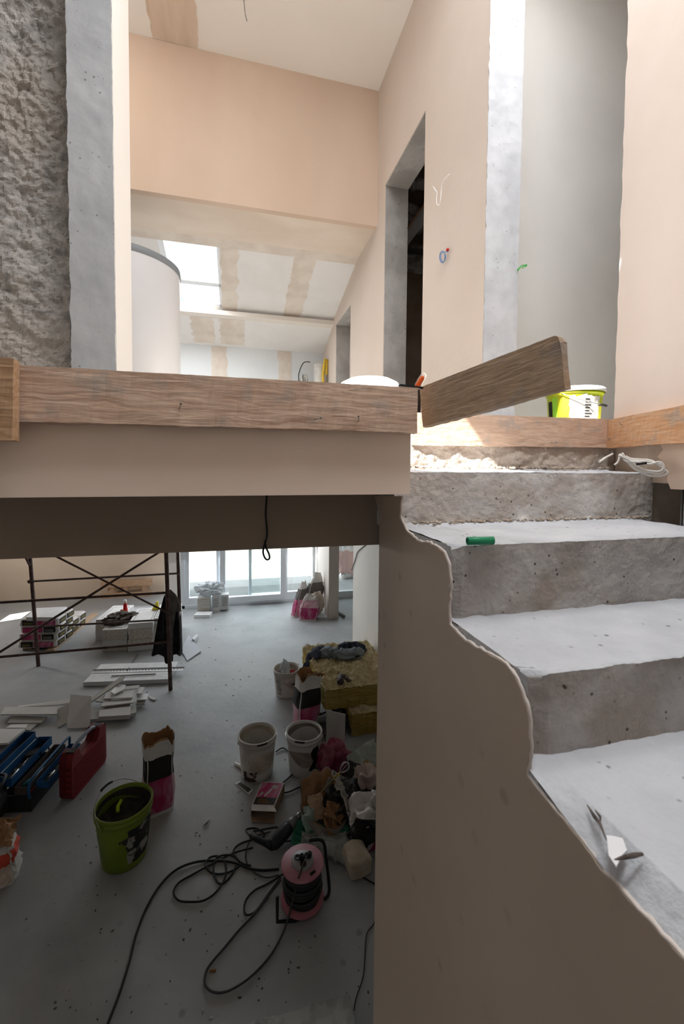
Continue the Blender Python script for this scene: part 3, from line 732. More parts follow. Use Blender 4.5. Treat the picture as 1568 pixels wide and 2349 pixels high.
# wires on the walls
def px_wire(name, label, pts, f, r, m, cat='wire', n=8, grp=None):
    return tag(B().tube(spline([f(*p) for p in pts], n), r, 6).build(name, m), label, cat, grp)
z4 = lambda x, y: (860+x/4.996, 230+y/4.998)
XW = X0-.015
px_wire('loose_wire', 'thin white wire looping out of the peach wall, above the blue coil', [z4(*p) for p in [(665, 990), (690, 1030), (708, 1060), (703, 1130), (706, 1180), (722, 1202), (740, 1188), (752, 1120), (756, 1040), (768, 960), (800, 900), (850, 845)]], lambda x, y: PX(x, y, XW), .0022, plain('white_wire', (.85, .85, .85)))
t = thing('wire_coil', 'small blue wire coil sticking out of the peach wall', 'wire', PX(*z4(765, 1800), XW))
o0 = t.location.copy(); b = B()
for k in range(3):
    pts = [PX(*z4(768+6*k+(32-3*k)*math.cos(a*.5236+k), 1797+(68-7*k)*math.sin(a*.5236+k)), XW-.004*k)-o0 for a in range(12)]
    b.tube(spline(pts, 3, True), .0016, 6, closed=True)
b.tube([PX(*z4(*p), XW)-o0 for p in [(790, 1740), (835, 1735)]], .0016, 6)
b.build('coil', plain('blue_wire', (.02, .16, .42), .4), t)
b = B(); b.ball(PX(*z4(830, 1714), XW)-o0, .009, 2); b.build('red_cap', plain('red_cap', (.5, .02, .02)), t)
def gp(x, y): return PY(x, y, yn-.012)
b = B()
for dy in (0, 5, 9): b.tube(spline([gp(1186, 622-dy*.3), gp(1196, 613-dy*.5), gp(1208, 606+dy*.4), gp(1197, 616-dy*.2)], 5), .0013, 5)
tag(b.build('green_wires', plain('green_wire', (.03, .45, .05))), 'green wire ends poking out beside the raw concrete wall end', 'wire')
px_wire('ceiling_wire', 'thin wire end hanging down from the ceiling filler strip', [(557, -20), (560, 10), (562, 30), (566, 48)], lambda x, y: PY(x, y, 2.55), .003, plain('thin_dark', (.16, .14, .12)))
# store behind the doorway
px = lambda x, y: PY(*z4(x, y), 3.7)
b = B().poly([px(330, 1560), px(560, 1215), px(560, 1420), px(330, 1720)], ext=(0, .06, 0))
t = tag(b.build('sloping_beam', plain('zinc_grey', (.30, .31, .32), .5)), 'grey sloping metal beam seen inside the dark doorway', 'beam')
b = B().poly([px(330, 1530), px(560, 1185), px(560, 1205), px(330, 1552)], ext=(0, .07, 0)); o = b.build('copper_strip', plain('copper', (.45, .20, .09), .5), t); o.location = -t.location
for k, (pts, r) in enumerate([([(250, 1230), (350, 1235), (450, 1290), (480, 1400), (470, 1500)], .06), ([(250, 1300), (340, 1320), (410, 1390), (420, 1520)], .045), ([(400, 990), (480, 960), (600, 965)], .05)]):
    tag(B().tube(spline([PY(*z4(*p), 3.95) for p in pts]), r, 14).build('flexible_duct', mat('duct_grey', (.32, .32, .33), (.22, .22, .22), 40, .6)), ('thick grey flexible duct curving above the sloping beam in the doorway', 'thinner grey duct tucked under the thick duct in the doorway', 'topmost grey duct in the dark doorway')[k], 'duct', 'ducts in the doorway')
b = B().span((1.45, 4.2, PY(*z4(430, 1730), 4.2).z), (2.9, 4.26, PY(*z4(430, 1690), 4.2).z)); tag(b.build('cross_rail', plain('dark_rail', (.07, .065, .06))), 'dark horizontal rail below the sloping beam in the doorway', 'rail')
q = PY(*z4(440, 1830), 4.3); o = crumple('torn_lining', mat('grey_lining', (.34, .33, .31), (.2, .19, .18), 10), .55, .3, (q.x+.1, q.y, q.z), (R_(90), 0, 0), .05, 12, 2); tag(o, 'torn grey lining hanging below the dark rail in the doorway', 'lining')
tag(B().span((1.45, 4.85, LZ), (2.9, 4.88, PY(*z4(440, 1900), 4.85).z)).build('store_panel', mat('brown_panel', (.30, .23, .17), (.38, .30, .23), 3)), 'brown wall panel at the back of the dark doorway', 'panel')
# =================== ON THE STAIRS ===================
z8 = lambda x, y: (1200+x/4.261, 840+y/4.26)
cp = lambda x, y, Y=1.24: PY(*z8(x, y), Y+.012-.095*max(0, (x-940)/450))
WC = plain('white_cable', (.74, .72, .68), .45)
t = thing('cable_coil', 'coiled white cable on the right end of the top concrete step', 'cable', cp(1170, 1000)); o0 = t.location.copy()
b = B()
loop = [(940, 860), (1040, 945), (1130, 1010), (1230, 1045), (1340, 1050), (1385, 1010), (1340, 960), (1240, 940), (1120, 925), (1040, 920), (985, 890)]
for k in range(3):
    pts = [cp(x+(k-1)*16+random.uniform(-9, 9), y+(k-1)*27*(1 if y > 940 else -.5)+random.uniform(-4, 4), 1.232+.006*k)-o0 for x, y in loop]
    b.tube(spline(pts, 5), .0036, 8)
b.tube(spline([cp(940, 860)-o0, cp(935, 900)-o0, cp(920, 940)-o0, cp(890, 962)-o0], 5), .0036, 8)
b.build('loops', WC, t)
B().tube([cp(1100, 958, 1.225)-o0, cp(1160, 950, 1.225)-o0, cp(1205, 945, 1.225)-o0], .0045, 8).build('black_tie', BLK, t)
tag(B().tube(spline([PY(*z8(745, 935), 1.27), PY(*z8(800, 895), 1.3), PY(*z8(870, 858), 1.34)], 6), .0042, 8).build('cable_end', WC), 'short white cable end poking up from the rubble beside the coil', 'cable')
q0, q1 = PZ(1071, 1241, TZ[1]+.0105), PZ(1131, 1240, TZ[1]+.0105)
dx = (q1-q0).normalized(); zz = Vector((0, 0, 1)); mt = Matrix((dx.cross(zz), zz, dx)).transposed().to_4x4(); mt.translation = q0; Lg = (q1-q0).length
b = B(); b.lathe([(.0085, 0), (.0098, .0006), (.0098, Lg-.0006), (.0085, Lg), (.0078, Lg*.9), (.0078, 0), (.0085, 0)], 24, mtx=mt)
tag(b.build('plastic_sleeve', plain('green_plastic', (.02, .26, .12), .4)), 'short green plastic sleeve lying on the second step', 'sleeve')
s4 = lambda x, y, h=.003: PZ(1180+x/4.04, 1700+y/4.04, TZ[3]+h)
BRK = mat('bark', (.07, .055, .05), (.16, .13, .11), 30, .9, .5, 60)
tag(B().tube([s4(670, 590, .004), s4(740, 700, .006), s4(790, 760, .006), s4(850, 920, .004)], [.0008, .0028, .0022, .0006], 6).tube([s4(745, 640, .006), s4(790, 700, .006), s4(795, 740, .004)], [.0008, .002, .001], 6).build('wood_splinter', BRK), 'long dark wood splinter lying on the lowest visible step', 'splinter')
tag(B().tube([s4(920, 1100, .003), s4(1020, 1075, .006), s4(1100, 1060, .007), s4(1185, 1045, .006)], [.0006, .0026, .003, .0018], 6).build('wood_splinter', BRK), 'short thick dark splinter at the front of the lowest visible step', 'splinter')
b = B(); b.poly([s4(850, 870, .003), s4(920, 880, .003), s4(1000, 900, .003), s4(1040, 1010, .003), s4(1000, 1050, .003), s4(940, 1160, .003), s4(870, 1060, .003)], ext=(0, 0, -.003)); tag(b.build('plaster_splash', plain('splash_white', (.72, .72, .73))), 'white plaster splash between the two splinters on the step', 'splash')
# conduits in the dark gap right of the top step
for k, (x, r, cl) in enumerate([(1552, .006, (.35, .36, .37)), (1566, .004, (.4, .28, .16)), (1543, .003, (.2, .2, .2))]):
    P0 = SKP(x, 1130)+sn*.03; tag(B().tube([P0+Vector((0, 0, .05)), P0+Vector((0, 0, -.4))], r, 10).build('conduit', plain('conduit%d' % k, cl)), ('grey conduit in the gap below the smooth peach panel', 'brown conduit right of the grey one in the gap', 'thin dark conduit left of the grey one in the gap')[k], 'conduit', 'conduits in the gap')
# =================== UNDER THE BEAM ===================
px_wire('hanging_cable', 'black cable loop hanging down over the edge of the dark beam', [(612, 1128), (609, 1180), (612, 1225), (604, 1258), (604, 1272), (610, 1283), (617, 1282), (617, 1272), (610, 1256), (607, 1240)], lambda x, y: PY(x, y, 1.43), .0032, RUB, 'cable')
px_wire('wall_cable', 'thin grey cable sticking out of the white partition wall', [(838, 1250), (820, 1266), (815, 1282), (806, 1308)], lambda x, y: PX(x, y, WX-.01), .006, plain('cable_dark', (.12, .12, .11)), 'cable')
# =================== SCAFFOLD ===================
RUST = mat('rusty_paint', (.085, .05, .045), (.14, .095, .085), 20, .75, .3, 60, col3=(.11, .065, .055), s3=9)
z1 = lambda x, y: (x/3.5636, 1240+y/3.5636)
A0 = PF(391, 1583); YF = A0.y; L0 = PF(88, 1528); YBk = L0.y
t = thing('scaffold', 'rusty brown steel tube scaffold frame standing on the screed floor', 'scaffold', (A0.x, (YF+YBk)/2, FZ)); o0 = t.location.copy()
def sb(name, p, q, r): return B().tube([p-o0, q-o0], r, 10).build(name, RUST, t)
A1_ = PY(381, 1268, YF); A1_ += (A1_-A0)*.55; sb('pole', A0, A1_, .021)
L1 = PY(69, 1280, YBk); sb('pole', L0, L0+(L1-L0)*1.5, .021)
K1 = PY(407.5, 1268, YBk); K0 = Vector((K1.x+.03, YBk, FZ)); sb('pole', K0, K0+(K1-K0)*1.5, .021)
fY = lambda x, y: PY(*z1(x, y), YF-.03); bY = lambda x, y: PY(*z1(x, y), YBk-.03)
sb('cross_bar', bY(235, 335), bY(1460, 268), .012); sb('cross_bar', bY(265, 708), bY(1470, 640), .012)
sb('cross_bar', fY(-400, 530), fY(1365, 426), .0125); sb('cross_bar', fY(-300, 978), fY(1370, 830), .0125)
sb('brace', fY(-350, 1130), fY(1420, 20), .012); sb('brace', fY(300, 50), fY(1390, 600), .010); sb('brace', bY(190, 100), bY(243, 205), .012)
sb('coupler', bY(232, 325), bY(246, 347), .018)
sb('side_bar', Vector((A0.x, YF, FZ+.55)), Vector((A0.x, YBk, FZ+.55)), .012)
# jacket
t = thing('work_jacket', 'black work jacket with grey lining hanging behind the front scaffold pole', 'jacket', PY(385, 1505, YF+.13)); o0 = t.location.copy()
def hang(name, outl, m, Y, seed, nw=5, dep=.045, parent=t, dz=0):
    """outl: rows (y, xl, xr) in photo pixels, hung cloth with vertical folds"""
    b = B(); n = len(outl)-1
    def row(v):
        k = min(n-1, int(v*n)); f = v*n-k; a, c = outl[k], outl[k+1]; return [a[i]+(c[i]-a[i])*f for i in range(3)]
    def f(u, v):
        y, xl, xr = row(v); th = 2*math.pi*u; cx, hw = (xl+xr)/2, (xr-xl)/2
        p = PY(cx+hw*math.cos(th), y+(2.5*math.sin(nw*th+seed) if v > .95 else 0), Y)
        fold = math.cos(nw*math.acos(max(-1, min(1, math.cos(th))))+seed)*dep*.35*(.3+v)
        p.y += -math.sin(th)*dep+fold+.008*nz((u*9, v*9, 1), seed); return p-o0
    b.grid(f, 64, 40); return b.build(name, m, parent)
hang('body', [(1356, 382, 391), (1370, 375, 400), (1397, 368, 410), (1422, 362, 413), (1470, 354, 415), (1501, 348, 415)], BLKC, YF+.13, 1)
hang('sleeve', [(1420, 375, 392), (1470, 371, 397), (1518, 378, 397)], BLKC, YF+.06, 4, 2, .025)
hang('lining', [(1354, 384, 393), (1364, 388, 404), (1380, 390, 411), (1397, 391, 415), (1404, 391, 402), (1440, 391, 397), (1508, 390, 395)], mat('taupe_cloth', (.13, .12, .11), (.18, .165, .15), 12, .95), YF+.05, 2, 3, .02)
# =================== PINK BAGS OF ADHESIVE, STACKED ===================
e_a, e_b = PF(132, 1491), PF(196, 1434); ddir = (e_b-e_a).normalized(); xdir = Vector((-ddir.y, ddir.x, 0)); ang = math.atan2(ddir.y, ddir.x)
wpk = (PF(132, 1491)-PF(43, 1493)).length
fr_ = PF(132, 1491)-PF(43, 1493); rz = math.atan2(fr_.y, fr_.x)
rowd = (e_b-e_a).length/4; ph = .098
def bagbox(flip):
    t = thing('adhesive_bag', '', 'bag')
    b = B()
    def mif(u, v): return 0
    superbox(b, (0, 0, ph/2), (wpk, rowd*.98, ph*1.0), .22, .03, 12, flip, nu=48, nv=20); b.build('wrapper', PAPER, t)
    s = 1 if flip else -1
    b = B(); b.box((-s*wpk*.17, -rowd*.5, ph*.5), (wpk*.50, .012, ph*.70), bev=.004); b.build('pink_panel', PINK, t)
    b = B(); b.box((s*wpk*.26, -rowd*.5, ph*.5), (wpk*.30, .013, ph*.70), bev=.004); q = b.build('black_panel', BPRINT, t)
    b = B(); bands(b, 2, M4((s*wpk*.26, -rowd*.5-.0075, ph*.42)), wpk*.22, ph*.3, flip+3); b.build('printed_text', YEL if not flip else plain('grey_print', (.4, .4, .36)), q)
    b = B(); b.box((wpk*.5, 0, ph*.5), (.012, rowd*.70, ph*.66), bev=.004); q = b.build('end_label', BPRINT, t)
    b = B(); bands(b, 2, M4((wpk*.5+.0075, 0, ph*.52), (0, 0, R_(90))), rowd*.5, ph*.32, flip+9); b.build('printed_text', YEL, q)
    return t
proto = {0: bagbox(0), 1: bagbox(1)}; used = {0: 0, 1: 0}
cnt = 0; rows = [(4, 0), (4, .0), (2, 0), (2, 0)]
lev = ('bottom', 'second', 'third', 'top')
rown = ('front row nearest the scaffold', 'second row', 'third row', 'short back row')
for ri, (k, _) in enumerate(rows):
    for j in range(k):
        fl = (ri+j) % 2 if ri == 0 else random.randint(0, 1)
        fl = [0, 1, 1, 0][j] if ri == 0 else fl
        lo = e_a+ddir*rowd*(ri+.5)-Vector((math.cos(rz), math.sin(rz), 0))*(wpk/2+random.uniform(-.012, .012)-.01*j)
        lo.z = FZ+.03+j*(ph-.002)
        lb = 'pink adhesive bag, %s layer of the %s' % (lev[j] if j < k-1 else 'top', rown[ri])
        r = rz+random.uniform(-.03, .03)
        if not used[fl]:
            used[fl] = 1; tt = proto[fl]; tt.location = lo; tt.rotation_euler = (0, 0, r); tt['label'] = lb; tt['group'] = 'stacked adhesive bags'
        else: dup(proto[fl], lo, r, lb, 'stacked adhesive bags')
# boards below
def flatbox(name, label, cat, p, q, w, z0, h, m, grp=None):
    p, q = Vector(p), Vector(q); d = q-p; r = math.atan2(d.y, d.x); c = (p+q)/2
    b = B(); b.box((c.x, c.y, z0+h/2), (Vector((d.x, d.y)).length, w, h), (0, 0, r), bev=.003)
    return tag(b.build(name, m), label, cat, grp)
flatbox('floor_plank', 'long plank under the right side of the pink bag stack', 'plank', e_a-ddir*.04+Vector((-.07, 0, 0)), PF(218, 1409), .10, FZ, .027, W_GREY, 'planks under the bags')
flatbox('floor_plank', 'plank under the left side of the pink bag stack', 'plank', PF(50, 1493)+Vector((.05, .02, 0)), PF(50, 1493)+ddir*1.1+Vector((.05, 0, 0)), .10, FZ, .027, W_GREY, 'planks under the bags')
tz = FZ+.03+4*(ph-.002)
zt2 = lambda x, y: (x/6.533, 1370+y/6.533)
P_ = [PZ(*zt2(*q), tz+.05) for q in [(390, 300), (780, 300), (1000, 140), (520, 165)]]
t = tag(B().poly(P_, ext=(0, 0, -.048)).build('foam_slab', mat('foam_white', (.78, .79, .80), (.70, .71, .73), 9, .8, .3, 30)), 'white foam slab lying on top of the pink bag stack', 'slab')
# =================== TILE BOXES ===================
BOXC = mat('box_board', (.62, .62, .61), (.68, .68, .67), 6, .7); TAN = mat('printed_tan_board', (.44, .40, .32), (.60, .57, .50), 26, .8, detail=2, stretch=(1, 1, 3), lo=.45, hi=.5)
def tilebox(k):
    t = thing('tile_box', '', 'box'); W_, D_, H_ = .30, .60, .073
    B().box((0, D_/2, H_/2), (W_, D_, H_), bev=.003).build('carton', BOXC, t)
    if k: q = B().box((0, -.0012, H_/2), (W_*.94, .003, H_*.86)).build('front_print', TAN, t)
    b = B(); z = H_+.0006; w2, d2 = W_*.36, D_*.38
    for s in (-1, 1): b.box((s*w2, D_/2, z), (.006, 2*d2, .0012)).box((0, D_/2+s*d2, z), (2*w2, .008, .0012))
    b.build('top_outline', plain('print_grey', (.2, .2, .21)), t)
    if k: b = B(); bands(b, 2, M4((0, .05, H_+.001), (R_(90), 0, 0)), .16, .03, 5); b.build('printed_text', BPRINT, t)
    return t
tb = {1: tilebox(1), 0: tilebox(0)}; tu = {0: 0, 1: 0}
stacks = [((236, 1496), (289, 1493), [1, 0, 1, 1], 0, 'left front stack of tile boxes'), ((296, 1495), (349, 1490), [0, 1, 1, 1, 0], 0, 'tall middle stack of tile boxes'),
          ((353, 1480), (402, 1476), [1, 1, 0, 1, 0], 0, 'tile box stack behind the black jacket'), ((222, 1470), (270, 1468), [0, 0, 1, 0], 0, 'stack behind the left front tile boxes')]
for p0_, p1_, ks, _, nm in stacks:
    a, c = PF(*p0_), PF(*p1_); d = c-a; r = math.atan2(d.y, d.x); m = (a+c)/2
    for j, k in enumerate(ks):
        lo = Vector((m.x+random.uniform(-.006, .006), m.y+random.uniform(-.01, .01), FZ+.0735*j))
        lb = 'tile box, %s of %s' % (('bottom', 'second from bottom', 'third from bottom', 'fourth from bottom', 'top')[j] if j < len(ks)-1 else 'top', nm)
        if not tu[k]: tu[k] = 1; tt = tb[k]; tt.location = lo; tt.rotation_euler = (0, 0, r); tt['label'] = lb; tt['group'] = 'stacked tile boxes'
        else: dup(tb[k], lo, r, lb, 'stacked tile boxes')
z3 = lambda x, y: (200+x/6.533, 1350+y/6.533)
topz = .0735*4
q = PF(*z3(500, 480), topz+.01)
t = thing('brown_cloth', 'crumpled dark brown cloth lying on the left tile boxes', 'cloth', (q.x, q.y, FZ+topz+.004))
b = B(); superbox(b, (.0, .0, .045), (.34, .26, .10), .8, .5, 11, 3, rot=(0, 0, .5), ridge=.8, nu=70, nv=36); b.build('fold', mat('brown_fabric', (.075, .06, .05), (.13, .11, .095), 14, .95, .3, 50), t)
q = PF(*z3(565, 385), topz)
t = thing('ketchup_bottle', 'red squeeze bottle with white cap standing on the tile boxes', 'bottle', (q.x, q.y+.02, FZ+topz))
B().lathe([(0, 0), (.028, 0), (.032, .01), (.033, .06), (.026, .09), (.026, .12), (.020, .15), (.015, .165), (0, .166)], 20).build('body', plain('ketchup_red', (.62, .015, .02), .35), t)
B().lathe([(.020, .158), (.020, .195), (.015, .2), (0, .201)], 16).build('cap', WHT, t)
q = PF(*z3(512, 400), topz); tag(B().box((q.x, q.y, FZ+topz+.04), (.05, .02, .075), (0, .5, .3)).build('cardboard_scrap', KRAFT), 'small tan cardboard scrap leaning beside the red bottle', 'scrap')
q = PF(*z3(1030, 290), .4); b = B(); b.poly([(q.x-.06, q.y, FZ+.37), (q.x+.04, q.y, FZ+.37), (q.x+.025, q.y, FZ+.49), (q.x+.0, q.y, FZ+.48)], ext=(0, .03, 0)); tag(b.build('yellow_wedge', plain('wedge_yellow', (.80, .70, .08))), 'yellow plastic wedge standing on the tile boxes beside the jacket', 'wedge')
# timber frame at the back wall
yb = 8.45; t = thing('timber_frame', 'low orange timber pallet frame leaning at the back wall', 'pallet', PY(290, 1378, yb)); t.location.z = FZ; o0 = t.location.copy()
lx, rx = PY(231, 1375, yb).x-o0.x, PY(349, 1375, yb).x-o0.x; hh = PY(290, 1331, yb).z-FZ
B().span((lx, 0, hh-.12), (rx, .03, hh)).build('top_rail', W_PAL, t); B().span((lx, 0, .0), (rx, .03, .085)).build('bottom_rail', W_PAL, t)
for f in (.2, .46, .83): B().span((lx+(rx-lx)*f-.035, .03, .02), (lx+(rx-lx)*f+.035, .06, hh)).build('upright', W_PAL, t)
for z in (.12, ): B().span((lx+.1, .06, z), (rx-.05, .08, z+.05)).build('slat', W_PAL, t)
# panels on the floor with profiles
FO = MATS['foam_white']
Pn = [z1(*q) for q in [(680, 1158), (1380, 1132), (1455, 990), (825, 1010)]]
prismP([(x, y, .05) for x, y in Pn], .046, FO, 'foam_board', 'large white foam board lying flat on the floor behind the tile offcuts', 'board')
def profile(name, label, a, c, w, h, m):
    a, c = PF(*z1(*a), h), PF(*z1(*c), h); d = (c-a); L = d.length; r = math.atan2(d.y, d.x)
    t = thing(name, label, 'profile', (a+c)/2, r); b = B()
    b.box((0, w/2, 0), (L, w*.35, .002)).box((0, -w/2, 0), (L, w*.35, .002)).box((0, w/2+w*.17, .006), (L, .002, .012))
    n = int(L/.035)
    for k in range(n): b.box((-L/2+(k+.5)*L/n, 0, 0), (L/n*.35, w*.75, .002))
    b.build('web', m, t)
ALU = plain('aluminium', (.62, .63, .65), .4, .3)
profile('perforated_profile', 'perforated metal profile lying across the white foam board', (745, 1072), (1500, 1050), .05, .054, ALU)
profile('perforated_profile', 'short metal profile lying near the front of the foam board', (905, 1115), (1270, 1098), .022, .053, ALU)
tag(B().tube([PF(*z1(1120, 935), .004), PF(*z1(1040, 1065), .055)], .006, 6).build('thin_rod', plain('rod_dark', (.08, .08, .08))), 'thin dark rod resting on the back edge of the foam board', 'rod')
# tile offcuts
TL = mat('tile_top', (.52, .51, .49), (.56, .55, .53), 5, .55); TW = mat('tile_white', (.74, .74, .73), None, rough=.45); TD = mat('tile_back', (.42, .41, .385), (.48, .47, .44), 6, .7)
G = 'tile offcuts'
offc = [
 ('long pale tile strip at the back left of the offcut pile', TW, .012, [(150, 1352, .05), (575, 1298, .09), (575, 1325, .08), (480, 1341, .07), (145, 1360, .05)]),
 ('long grey tile plank lying at the left of the offcut pile', TL, .012, [(5, 1420, .05), (40, 1360, .05), (470, 1358, .06), (465, 1418, .06)]),
 ('flat grey tile under the long left plank', TD, .010, [(60, 1490, .02), (100, 1432, .03), (385, 1440, .03), (335, 1488, .02)]),
 ('ragged tile shard between the left plank and the standing tile', TD, .010, [(180, 1545, .01), (235, 1480, .015), (345, 1475, .015), (300, 1500, .012), (245, 1550, .01)]),
 ('small bright tile piece at the far left of the pile', TW, .012, [(50, 1528, .05), (90, 1503, .05), (222, 1500, .05), (210, 1530, .05)]),
 ('slanting tile leaning left of the large upright one', TD, .012, [(470, 1528, .0), (462, 1385, .06), (575, 1320, .10), (545, 1490, .02)]),
 ('large grey tile propped in the middle of the offcut pile', TL, .012, [(548, 1535, .012), (575, 1258, .14), (748, 1272, .14), (735, 1525, .012)]),
 ('long narrow tile strip sticking up diagonally over the pile', TD, .014, [(748, 1315, .05), (752, 1283, .05), (985, 1112, .17), (1022, 1108, .17), (990, 1150, .16)]),
 ('topmost pale shard of the right offcut heap', TW, .010, [(905, 1235, .13), (960, 1172, .13), (1028, 1180, .13), (1015, 1215, .12), (935, 1255, .12)]),
 ('pale thin shard right of the topmost one', TW, .010, [(1020, 1192, .12), (1140, 1180, .12), (1128, 1205, .11), (1010, 1218, .11)]),
 ('broad grey shard below the topmost pale one', TL, .010, [(845, 1292, .10), (870, 1240, .10), (1095, 1228, .10), (1078, 1282, .10)]),
 ('grey slab across the middle of the right heap', TL, .014, [(825, 1355, .08), (850, 1308, .08), (1102, 1288, .08), (1090, 1322, .08)]),
 ('grey slab low in the right heap', TD, .012, [(845, 1380, .055), (850, 1345, .055), (1065, 1325, .055), (1060, 1368, .055)]),
 ('dark grey tile at the foot of the large propped one', TD, .03, [(738, 1462, .03), (740, 1388, .04), (815, 1380, .04), (812, 1455, .03)]),
 ('wide grey tile at the front of the right heap', TL, .04, [(805, 1440, .045), (812, 1385, .05), (1068, 1355, .05), (1062, 1425, .045)]),
 ('small grey tile at the right front corner of the heap', TD, .03, [(1060, 1420, .035), (1065, 1360, .04), (1114, 1350, .04), (1110, 1405, .035)]),
 ('narrow pale shard at the back right of the heap', TL, .010, [(1118, 1250, .09), (1145, 1195, .09), (1182, 1200, .09), (1160, 1248, .09)]),
 ('pale square shard at the right side of the heap', TW, .010, [(1105, 1300, .06), (1122, 1252, .06), (1215, 1252, .06), (1200, 1298, .06)]),
 ('small dark shard at the lower right of the heap', TD, .020, [(1112, 1335, .03), (1122, 1300, .03), (1190, 1300, .03), (1180, 1330, .03)]),
 ('tiny loose tile chip lying right of the heap', TL, .008, [(1225, 1290, .01), (1213, 1265, .01), (1280, 1290, .01), (1262, 1303, .01)]),
 ('grey shard showing behind the diagonal strip', TD, .012, [(775, 1310, .07), (900, 1238, .08), (985, 1262, .08), (840, 1318, .07)]),
 ('thin grey shard hanging over the right heap edge', TL, .010, [(1078, 1285, .085), (1120, 1200, .09), (1135, 1205, .09), (1110, 1330, .06)]),
]
for lb, m, th, pts in offc:
    prismP([(*z1(x, y), h+th*.5) for x, y, h in pts], th, m, 'tile_offcut', lb, 'tile offcut', G)
for k in range(4):
    prismP([(*z1(x+k*3, y), .11-.022*k) for x, y in [(-60, 1540), (205, 1538), (62, 1652), (-60, 1662)]], .016, TW if k == 0 else TD, 'white_tile', ('top', 'second', 'third', 'lowest')[k]+' white tile of the stack at the left edge beside the toolbox', 'tile', 'stacked white tiles')
z2 = lambda x, y: (400+x/3.2667, 1240+y/3.2667)
prismP([(*z2(x, y), h) for x, y, h in [(48, 820, .02), (105, 705, .03), (200, 826, .02), (97, 897, .015)]], .012, mat('grey_tile_face', (.50, .53, .57), None, rough=.6), 'loose_tile', 'single square grey tile lying right of the black jacket', 'tile')
prismP([(*z2(x, y), .05) for x, y in [(130, 735), (162, 703), (178, 708), (150, 742)]], .05, FO, 'foam_block', 'small white block lying behind the single grey tile', 'block')
# =================== AT THE GLASS DOORS ===================
z6 = lambda x, y: (420+x/3.92, 1340+y/3.92)
a = PF(*z6(262, 246)); c = PF(*z6(348, 240))
wq = (c-a).length; r = math.atan2((c-a).y, (c-a).x)
for j in range(5):
    t = thing('parquet_box', ('lowest', 'second', 'third', 'fourth', 'topmost')[j]+' striped carton of the stack by the glass door', 'box', (a.x-.13, a.y+.08, FZ+.052*j), r, 'cartons by the glass door')
    B().box((0, 0, .026), (.2, .3, .049), bev=.003).build('carton', BOXC, t)
    B().box((0, -.151, .026), (.19, .003, .028)).build('front_print', TAN, t)
for j in range(2):
    t = thing('upright_carton', ('left', 'right')[j]+' white carton standing upright right of the striped cartons', 'box', (a.x+.06+.14*j, a.y+.02+.03*j, FZ), r, 'upright cartons by the door')
    B().box((0, 0, .15), (.125, .16, .30-.05*j), bev=.003).build('carton', BOXC, t)
    b = B(); bands(b, 6, M4((0, -.082, .16)), .09, .16, j+3); b.build('printed_text', plain('print_grey', (.2, .2, .21)), t)
prismP([(*z6(x, y), .05) for x, y in [(95, 278), (240, 278), (262, 246), (128, 246)]], .05, FO, 'flat_carton', 'flat white carton lying on the floor before the glass door', 'box')
q = PF(490, 1372, .28)
FILM = mat('white_film', (.75, .78, .80), (.62, .66, .70), 18, .35, .4, 40, alpha=.7)
t = thing('plastic_wrap', 'crumpled white plastic wrap heaped on the cartons by the glass door', 'plastic wrap', (a.x-.03, a.y+.07, FZ+.30)); b = B(); superbox(b, (0, 0, .07), (.34, .26, .16), .9, .7, 9, 7, ridge=.8, nu=60, nv=30); b.build('film', FILM, t)
# sacks by the stub wall
def sack(name, label, loc, rotz, w, d, h, seed=0, lean=(0, 0), opened=True, pinch=0, cols=None, grp=None, tear=.12, fillh=.45, flap=0):
    t = thing(name, label, 'bag', loc, rotz, grp)
    cols = cols or [PAPER, BPRINT, PINK, PINKL]
    def sec(th, v, inset=0, top=1.0):
        k = 1-.06*math.sin(v*9+seed)
        if pinch: k *= 1-pinch*max(0, (v-.55)/.45)**1.3
        wr = 1+.05*nz((math.cos(th)*3, math.sin(th)*3, v*7), seed)+.03*nz((math.cos(th)*9, math.sin(th)*9, v*4), seed)
        if pinch: wr += .10*nz((math.cos(th)*5, math.sin(th)*5, v*9), seed+2)+.06*nz((math.cos(th)*14, math.sin(th)*14, v*18), seed+2)+.12*math.sin(th*7+seed)*max(0, v-.6)
        hz = h*top
        x = (w/2-inset)*sg(math.cos(th), .45)*k*wr; y = (d/2-inset)*sg(math.sin(th), .45)*k*wr*(.5 if pinch and v > .9 else 1)
        z = v*hz*(1+(tear*1.1*nz((math.cos(th)*1.6, math.sin(th)*1.6, 5), seed)+tear*.22*nz((math.cos(th)*6, math.sin(th)*6, 5), seed))*max(0, (v-.7)/.3))
        return (x+lean[0]*v*h, y+lean[1]*v*h, z)
    def mif(u, v):
        a = (u*4+.5) % 1.0; side = int((u*4+.5) % 4)
        if a < .07 or a > .93: return 0
        if .50 < v < .80: return 1
        if .06 < v < .50: return 2 if side in (1, 3) else 3
        return 0
    b = B(); b.grid(lambda u, v: sec(2*math.pi*u, v), 72, 40, mif)
    b.poly([sec(2*math.pi*k/24, .001) for k in range(24)]); b.build('paper', cols, t)
    if opened:
        b = B(); b.grid(lambda u, v: sec(2*math.pi*u, fillh+(1.02-fillh)*v, .006), 64, 20); b.build('lining', KRAFT, t, solid=.001)
        b = B(); b.grid(lambda u, v: tuple(Vector(sec(2*math.pi*u, fillh+.02, .008))*v+Vector((lean[0]*h*fillh*(1-v), lean[1]*h*fillh*(1-v), (1-v)*h*fillh))) if v > 0 else (lean[0]*h*fillh, lean[1]*h*fillh, h*fillh), 32, 5); b.build('powder', plain('grey_powder', (.2, .19, .18), .95), t)
    if flap:
        crumple('torn_flap', KRAFT, w*.9, h*.26, (w*.28, -d*.35, h*.97), (R_(-35), R_(20), .4), .03, 9, seed+3, parent=t, edge=.09)
    return t
pb = PF(700, 1418)
